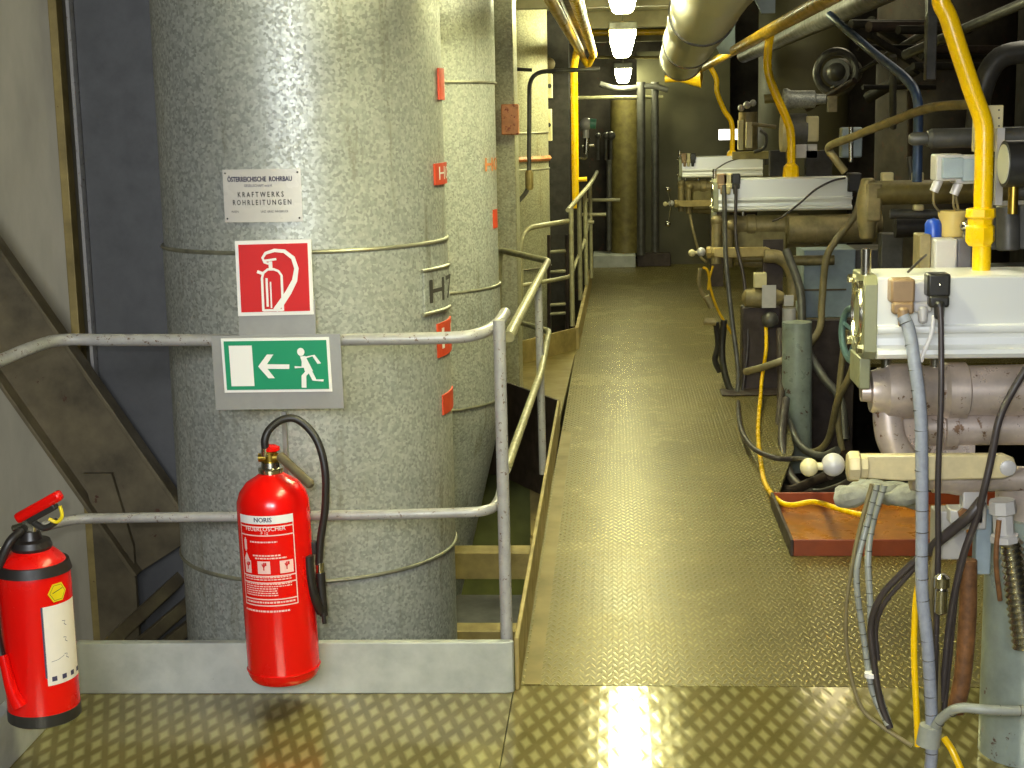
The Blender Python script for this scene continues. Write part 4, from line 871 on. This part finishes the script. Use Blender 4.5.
bk = solo('elbow_pipe', MB().tube([at(764, 256, 8.95), at(778, 257, 8.95), at(788, 264, 8.95), at(793, 278, 8.95), at(793, 300, 8.95)], .04, 16), 'cast_far', 'pale dusty elbow pipe under the second machine', 'pipe')
solo('base_shoe', MB().bb(at(722, 396, 8.6), at(780, 388, 8.8)), 'kerb_dark', 'dark steel shoe on the floor below the hanging hoses', 'base', bevel=.01)
# orange wires and small tools at machine 2
solo('orange_wire', MB().tube([at(703, 267, 8.9), at(708, 272, 8.9), at(711, 290, 8.9), at(718, 310, 8.9), at(732, 334, 8.9)], .008, 8).tube([at(713, 266, 8.9), at(709, 280, 8.9), at(708, 290, 8.9)], .007, 8), 'yellow_dull', 'knotted orange wire hanging at the left of the second machine', 'cable')
solo('hanging_tool', MB().tube([at(700, 268, 8.92), at(699, 285, 8.92), at(706, 300, 8.92), at(712, 306, 8.92)], .012, 8).cyl(at(706, 296, 8.9), at(712, 308, 8.9), .02).cyl(at(704, 321, 8.9), at(716, 322, 8.9), .022), 'cast_far', 'small metal tool hanging beside the orange wire', 'tool')
solo('chain_hook', MB().tube([at(716, 322, 9), at(718, 345, 9), at(715, 360, 9), at(720, 372, 9)], .018, 8), 'dark', 'black hook dangling below the second machine', 'hook')
solo('knob_rod', MB().sphere(at(668, 189, 14.2), .024, 10, 8).cyl(at(668, 189, 14.2), at(671, 207, 14.2), .006, n=6).cyl(at(671, 207, 14.2), at(668, 224, 14.2), .006, n=6).sphere(at(668, 224, 14.2), .026, 10, 8), 'chrome', 'thin rod with two bright knobs left of the farthest machine', 'rod')
# upper fittings of machines 2 and 3
uf = thing('flow_meter', 'drum-shaped flow meter with flanges behind the mid yellow pipe', 'flow meter')
obj('drum', MB().cyl(at(788, 132, 9.7), at(806, 132, 9.7), .115, n=30), 'tube_dark', uf)
obj('flange', MB().cyl(at(781, 132, 9.7), at(786, 132, 9.7), .125, n=30), 'cream', uf)
obj('flange', MB().bb(at(806, 142, 9.6), at(815, 116, 9.8)), 'cream', uf, bevel=.01)
obj('foot', MB().bb(at(796, 158, 9.6), at(806, 144, 9.7)).bb(at(807, 158, 9.6), at(815, 144, 9.7)), 'box_grey', uf)
uf = thing('valve_motor', 'small shiny valve motor above the flow meter', 'motor')
obj('motor', MB().lathe(at(783, 100, 9.9), (1, 0, 0), [(0, .04), (.0, .07), (.02, .075), (.05, .06), (.2, .055), (.21, .035), (.27, .03)], 20), 'galv', uf)
obj('plate', MB().bb(at(829, 112, 9.9), at(835, 96, 10.0)), 'cast_far', uf)
obj('pipe_stub', MB().cyl(at(764, 99, 9.9), at(780, 98, 9.9), .03), 'olive', uf)
uf = thing('regulator_body', 'cluster of cream regulator fittings behind the thin far yellow pipe', 'regulator')
m = MB(); m.cyl(at(748, 112, 11.5), at(748, 150, 11.5), .07); obj('body', m, 'cast_far', uf)
obj('bolts', MB().sphere(at(741, 108, 11.4), .025, 8, 6).sphere(at(747, 105, 11.4), .028, 8, 6).sphere(at(753, 103, 11.4), .025, 8, 6), 'box_grey', uf)
obj('side_plate', MB().bb(at(746, 148, 11.3), at(752, 122, 11.35)).bb(at(738, 150, 11.4), at(743, 120, 11.45)), 'cream', uf, bevel=.004)
obj('cross_tube', MB().cyl(at(752, 124, 11.3), at(776, 127, 11.3), .014), 'cast_far', uf)
obj('coil', MB().tube([at(754, 152, 11.2), at(764, 148, 11.2), at(766, 136, 11.2), at(760, 130, 11.2)], .012, 8), 'tube_dark', uf)
solo('sight_tube', MB().bb(at(841, 158, 9.0), at(860, 127, 9.1)), 'bluegrey', 'grey upright fitting block right of the flow meter', 'fitting', bevel=.01)
solo('sight_tube', MB().cyl(at(851, 162, 8.95), at(851, 127, 8.95), .014), 'chrome', 'shiny thin tube on the grey fitting block', 'tube')
solo('junction_plate', MB().bb(at(806, 178, 9.6), at(830, 150, 9.7)), 'dark', 'dark plate just above the second machine cylinder, right of the mid yellow pipe', 'plate')
solo('junction_plate', MB().bb(at(770, 176, 9.8), at(784, 150, 9.9)), 'dark', 'dark plate just above the second machine cylinder, left of the mid yellow pipe', 'plate')
solo('cable_duct', MB().bb(at(733, 152, 12.2), at(790, 158, 12.3)), 'olive', 'olive ledge above the farthest machine cylinder', 'ledge')
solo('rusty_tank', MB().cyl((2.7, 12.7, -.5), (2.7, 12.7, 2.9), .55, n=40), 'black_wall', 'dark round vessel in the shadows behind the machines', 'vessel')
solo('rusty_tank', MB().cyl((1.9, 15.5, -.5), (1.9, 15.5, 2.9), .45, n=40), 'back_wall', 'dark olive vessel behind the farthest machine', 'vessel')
# body under machine 2/3: pipes below the cylinders
for (mm, X0, Y0, n_) in ((m2, .59, 9.1, 0), (m3, .605, 14.3, 1)):
    s = 3.5 / Y0
    obj('pedestal', MB().bb((X0 + .3, Y0 + .03, -.7 if n_ == 0 else 0), (X0 + .42, Y0 + .2, .86)), 'kerb_dark', mm)
    m = MB(); m.cyl((X0 + .02, Y0 + .02, .72), (X0 + .02, Y0 + .02, .97), .03); m.cyl((X0 + .09, Y0, .7), (X0 + .09, Y0, .95), .025); m.sphere((X0 + .02, Y0 + .02, .98), .035); m.sphere((X0 + .1, Y0, .95), .035)
    obj('spindles', m, 'cast_far', mm)
    m = MB(); m.bb((X0 + .12, Y0 + .04, .72), (X0 + .45, Y0 + .2, .93)); obj('housing', m, 'olive', mm, bevel=.02)
big = MB(); big.cyl(at(788, 230, 9.1), at(875, 228, 9.1), .085, n=28); big.cyl(at(815, 230, 9.1), at(819, 230, 9.1), .09, n=28); obj('large_pipe', big, 'cast_far', m2)

# ------------------------------------------------------------------ tray and rag on the floor
tr = thing('drip_tray', 'rust-red steel drip tray with ochre inside on the floor beside the walkway', 'tray')
x0, x1, y0, y1 = .645, 1.75, 5.39, 6.08
obj('tray_bottom', MB().bb((x0, y0, 0.0), (x1, y1, .012)), 'tray_in', tr)
obj('rim', MB().bb((x0, y0 - .012, 0), (x1, y0, .062)), 'tray', tr, bevel=.002); obj('rim', MB().bb((x0, y1, 0), (x1, y1 + .012, .062)), 'tray', tr, bevel=.002)
obj('rim', MB().bb((x0 - .012, y0 - .012, 0), (x0, y1 + .012, .062)), 'kerb_dark', tr, bevel=.002); obj('rim', MB().bb((x1, y0 - .012, 0), (x1 + .012, y1 + .012, .062)), 'tray', tr)
rg = MB(); random.seed(21)
P = [at(x_, y_, 4.3 + .1 * math.sin(i * 2.3)) for i, (x_, y_) in enumerate(((838, 497), (860, 482), (890, 484), (915, 486), (916, 500), (898, 508), (870, 505), (848, 510)))]
for k in range(4):
    rg.tube([at(838 + k * 4, 500 + k * 2 - 6 * (k % 2), 4.3 + k * .05), at(865, 494 - 5 * k % 8, 4.25 + k * .05), at(890, 498 - 4 * k, 4.3 + k * .04), at(917, 492 + 3 * k, 4.3 + k * .05)], lambda t, k=k: .022 + .012 * math.sin(t * 9 + k * 2), 10)
solo('rag_bundle', rg, 'cloth', 'crumpled grey rag-wrapped pipe under the cream lever', 'rag')

# ------------------------------------------------------------------ cables
def hose(pts, r, mat, label, cat='cable', name='hanging_cable', marks=None, group='cables hanging from the machines', n=12):
    P = [at(*p) for p in pts]
    m = MB().tube(P, r, n)
    if marks:
        m.mi = 1
        for i in range(len(P) - 1):
            seg = (P[i + 1] - P[i]); q = max(int(seg.length / marks), 1)
            for j in range(q): m.torus(P[i] + seg * ((j + .5) / q), seg, r, .0012, 12, 4)
    o = obj(name, m, [mat, 'ink_dark'] if marks else mat); tag(o, label, cat, group)
    return o
hose([(903, 316, 3.43), (909, 330, 3.42), (914, 360, 3.4), (921, 420, 3.38), (922, 520, 3.38), (922, 590, 3.38), (928, 650, 3.38), (932, 740, 3.4), (928, 790, 3.4)], .0145, 'cable_grey', 'thick grey braided hose falling from the brown connector', 'hose', 'braided_hose', .045)
hose([(940, 307, 3.41), (941, 330, 3.4), (941, 400, 3.38), (938, 480, 3.38), (938, 560, 3.4), (936, 640, 3.42), (934, 720, 3.44)], .0068, 'cable_dark', 'dark cable hanging from the black connector', 'cable')
hose([(1030, 362, 3.4), (1012, 392, 3.4), (999, 420, 3.38), (991, 460, 3.38), (984, 490, 3.38), (976, 520, 3.4), (962, 560, 3.42), (950, 620, 3.44), (942, 700, 3.46)], .0085, 'cable_dark', 'dark cable sweeping from the right edge across the cream lever', 'cable')
hose([(982, 500, 3.4), (970, 515, 3.4), (955, 528, 3.42), (940, 540, 3.44), (928, 552, 3.46)], .0125, 'cable_dark', 'short thick dark hose slanting below the lever', 'hose')
hose([(925, 552, 3.5), (900, 575, 3.52), (880, 598, 3.54), (871, 625, 3.56), (873, 655, 3.56), (880, 700, 3.56), (890, 728, 3.55)], .0085, 'cable_dark', 'black double cable arching left and down to the tied bundle', 'cable')
hose([(926, 556, 3.52), (904, 580, 3.54), (884, 604, 3.56), (876, 628, 3.58), (878, 660, 3.58)], .006, 'cable_dark', 'thinner black cable alongside the black double cable', 'cable')
hose([(872, 484, 3.6), (862, 520, 3.6), (853, 560, 3.6), (846, 610, 3.6), (848, 660, 3.6), (860, 705, 3.58), (880, 725, 3.56), (912, 746, 3.52)], .0055, 'cable_tan', 'leftmost tan cable bowing out over the floor', 'cable')
hose([(877, 484, 3.62), (868, 520, 3.62), (858, 560, 3.6), (857, 590, 3.6), (864, 640, 3.6), (872, 690, 3.58), (888, 725, 3.55)], .0078, 'cable_clear', 'left of two pale ribbed hoses inside the tan loop', 'hose', 'ribbed_hose', .03)
hose([(884, 485, 3.66), (872, 525, 3.66), (868, 560, 3.64), (870, 600, 3.62), (872, 650, 3.6), (878, 690, 3.58), (890, 727, 3.56)], .0085, 'cable_clear', 'right of two pale ribbed hoses inside the tan loop', 'hose', 'ribbed_hose', .03)
hose([(921, 575, 3.46), (916, 600, 3.46), (914, 650, 3.46), (916, 700, 3.46), (918, 746, 3.46)], .0078, 'yellow', 'bright yellow cable hanging beside the grey braided hose', 'cable')
hose([(944, 738, 3.4), (952, 750, 3.38), (962, 772, 3.36)], .0085, 'yellow', 'short yellow cable end leaving the tied bundle at the bottom', 'cable')
hose([(1030, 711, 3.3), (990, 710, 3.3), (960, 708, 3.32), (944, 716, 3.36), (935, 728, 3.38), (931, 745, 3.4)], .0115, 'cable_clear', 'pale braided hose curving in from the right edge at the bottom', 'hose', 'braided_hose', .04)
hose([(968, 560, 3.5), (968, 600, 3.5), (966, 640, 3.5), (962, 680, 3.5), (955, 712, 3.5)], .021, 'brown', 'thick rusty brown hose in front of the grey-green post', 'hose', 'rusty_hose')
hose([(960, 560, 3.46), (955, 600, 3.46), (950, 650, 3.46), (944, 710, 3.46)], .007, 'cable_dark', 'dark cable left of the rusty hose', 'cable')
hose([(938, 540, 3.44), (930, 600, 3.44), (937, 660, 3.45), (938, 720, 3.45)], .008, 'cable_tan', 'tan cable behind the dark cables of the nearest machine', 'cable')
hose([(999, 520, 3.44), (996, 560, 3.44), (1000, 600, 3.46)], .006, 'brown', 'thin rusty tube on the face of the grey-green post', 'tube')
solo('sleeve_connector', MB().lathe(at(942, 574, 3.35), (.0, 0, -1), [(0, .008), (.008, .018), (.03, .018), (.034, .012), (.038, .015), (.09, .015), (.096, .008)], 16), 'chrome', 'shiny metal cable connector among the dark cables', 'connector')
solo('strap_wrap', MB().lathe(at(931, 725, 3.39), V((-.12, 0, -1)), [(0, .02), (.002, .026), (.05, .028), (.052, .02)], 16), 'cable_clear', 'pale strap tying the cable bundle near the bottom edge', 'strap')
solo('bundle_clip', MB().lathe(at(871, 672, 3.57), (.03, 0, -1), [(0, .012), (.001, .0165), (.012, .0165), (.013, .012)], 14), 'white', 'small white tie round the two ribbed hoses', 'cable tie')
# far group round machine 2
g = 'hoses hanging from the second machine'
hose([(724, 185, 8.95), (725, 230, 8.9), (726, 262, 8.85), (732, 320, 8.8), (738, 370, 8.75), (737, 398, 8.7)], .014, 'tube_dark', 'grey hose down the left end of the second machine', 'hose', 'hanging_hose', group=g)
hose([(736, 185, 8.95), (736, 240, 8.9), (744, 280, 8.85), (748, 340, 8.8), (742, 395, 8.75)], .01, 'cable_dark', 'dark hose just right of the grey hose on the second machine', 'hose', 'hanging_hose', group=g)
hose([(862, 190, 8.6), (855, 215, 8.6), (836, 240, 8.6), (826, 260, 8.6), (822, 300, 8.6), (819, 330, 8.5), (800, 352, 8.4), (770, 365, 8.4), (745, 372, 8.5)], .02, 'cable_tan', 'long tan hose looping past the blue-grey cabinet', 'hose', 'hanging_hose', group=g)
hose([(786, 250, 8.6), (800, 290, 8.5), (804, 340, 8.4), (822, 375, 8.3), (840, 400, 8.2), (845, 440, 8.1)], .024, 'tube_dark', 'thick grey hose crossing in front of the round post', 'hose', 'hanging_hose', group=g)
hose([(860, 330, 7.4), (852, 370, 7.5), (838, 400, 7.6), (828, 440, 7.8), (812, 452, 7.9), (795, 440, 8), (784, 415, 8)], .018, 'cable_tan', 'tan hose bending below the blue handwheel', 'hose', 'hanging_hose', group=g)
hose([(846, 330, 7.7), (840, 380, 7.7), (838, 420, 7.7), (842, 450, 7.7)], .016, 'cable_tan', 'short upright tan hose under the handwheel', 'hose', 'hanging_hose', group=g)
hose([(780, 330, 8.6), (781, 400, 8.2), (775, 450, 7.4), (777, 480, 6.9), (790, 490, 6.6), (812, 482, 6.4), (830, 475, 6.3)], .022, 'kerb_dark', 'dark brown hose sagging to the floor by the ball lever', 'hose', 'hanging_hose', group=g)
hose([(786, 400, 8.1), (782, 440, 7.4), (790, 475, 6.8), (812, 493, 6.5), (840, 488, 6.3), (860, 475, 6.2)], .022, 'cable_dark', 'dark hose loop behind the ball lever', 'hose', 'hanging_hose', group=g)
hose([(785, 415, 7.9), (800, 445, 7.6), (820, 456, 7.4), (838, 450, 7.3)], .02, 'tube_dark', 'grey hose loop above the ball lever', 'hose', 'hanging_hose', group=g)
hose([(738, 398, 8.7), (740, 425, 7.4), (752, 447, 6.9), (775, 458, 6.7), (800, 459, 6.6), (812, 462, 5.4)], .012, 'cable_dark', 'black cable curving over the walkway edge to the ball lever', 'cable', 'hanging_cable', group=g)
hose([(766, 327, 8.7), (766, 350, 8.6), (762, 378, 8.6), (761, 392, 8.45), (758, 430, fl(758, 430, .013).y), (762, 470, fl(762, 470, .013).y), (767, 487, fl(767, 487, .013).y), (779, 501, 6.0), (792, 505, 5.9), (815, 502, 5.85), (845, 511, 5.65), (872, 517, 5.5)], .011, 'yellow', 'yellow cable running down past the walkway edge to the tray', 'cable', 'floor_cable', group=g)
hose([(690, 215, 13.9), (693, 230, 13.8), (700, 255, 13.8), (706, 262, 13.7)], .012, 'cable_tan', 'tan hose at the left end of the farthest machine', 'hose', 'hanging_hose', group='hoses of the farthest machine')
hose([(724, 320, 8.9), (722, 355, 8.9), (728, 385, 8.8), (736, 398, 8.7)], .02, 'dark', 'black hose at the lower left of the second machine', 'hose', 'hanging_hose', group=g)

# ------------------------------------------------------------------ world, view
w = bpy.data.worlds.new('world'); bpy.context.scene.world = w; w.use_nodes = True
w.node_tree.nodes['Background'].inputs[0].default_value = (.9, .85, .55, 1); w.node_tree.nodes['Background'].inputs[1].default_value = .05
vs = bpy.context.scene.view_settings
vs.view_transform = 'Standard'; vs.look = 'None'; vs.gamma = 1; vs.use_curve_mapping = False; vs.exposure = 0.0

# put every origin at the base of its thing
bpy.context.view_layer.update()
def descend(o):
    for c in o.children: yield c; yield from descend(c)
for o in list(C.objects):
    if o.parent: continue
    if o.type == 'EMPTY':
        pts = [c.matrix_world @ V(v) for c in descend(o) if c.type == 'MESH' for v in c.bound_box]
        c0 = V(((min(p.x for p in pts) + max(p.x for p in pts)) / 2, (min(p.y for p in pts) + max(p.y for p in pts)) / 2, min(p.z for p in pts)))
        o.location = c0
        for ch in o.children: ch.location -= c0
    elif o.type == 'MESH' and o.get('kind') != 'structure':
        pts = [V(v) for v in o.bound_box]
        c0 = V(((min(p.x for p in pts) + max(p.x for p in pts)) / 2, (min(p.y for p in pts) + max(p.y for p in pts)) / 2, min(p.z for p in pts)))
        o.data.transform(Matrix.Translation(-c0)); o.location = c0
# the hanging extinguisher leans a degree
e1.rotation_euler = (0, -.017, 0); e1.location.x += .008
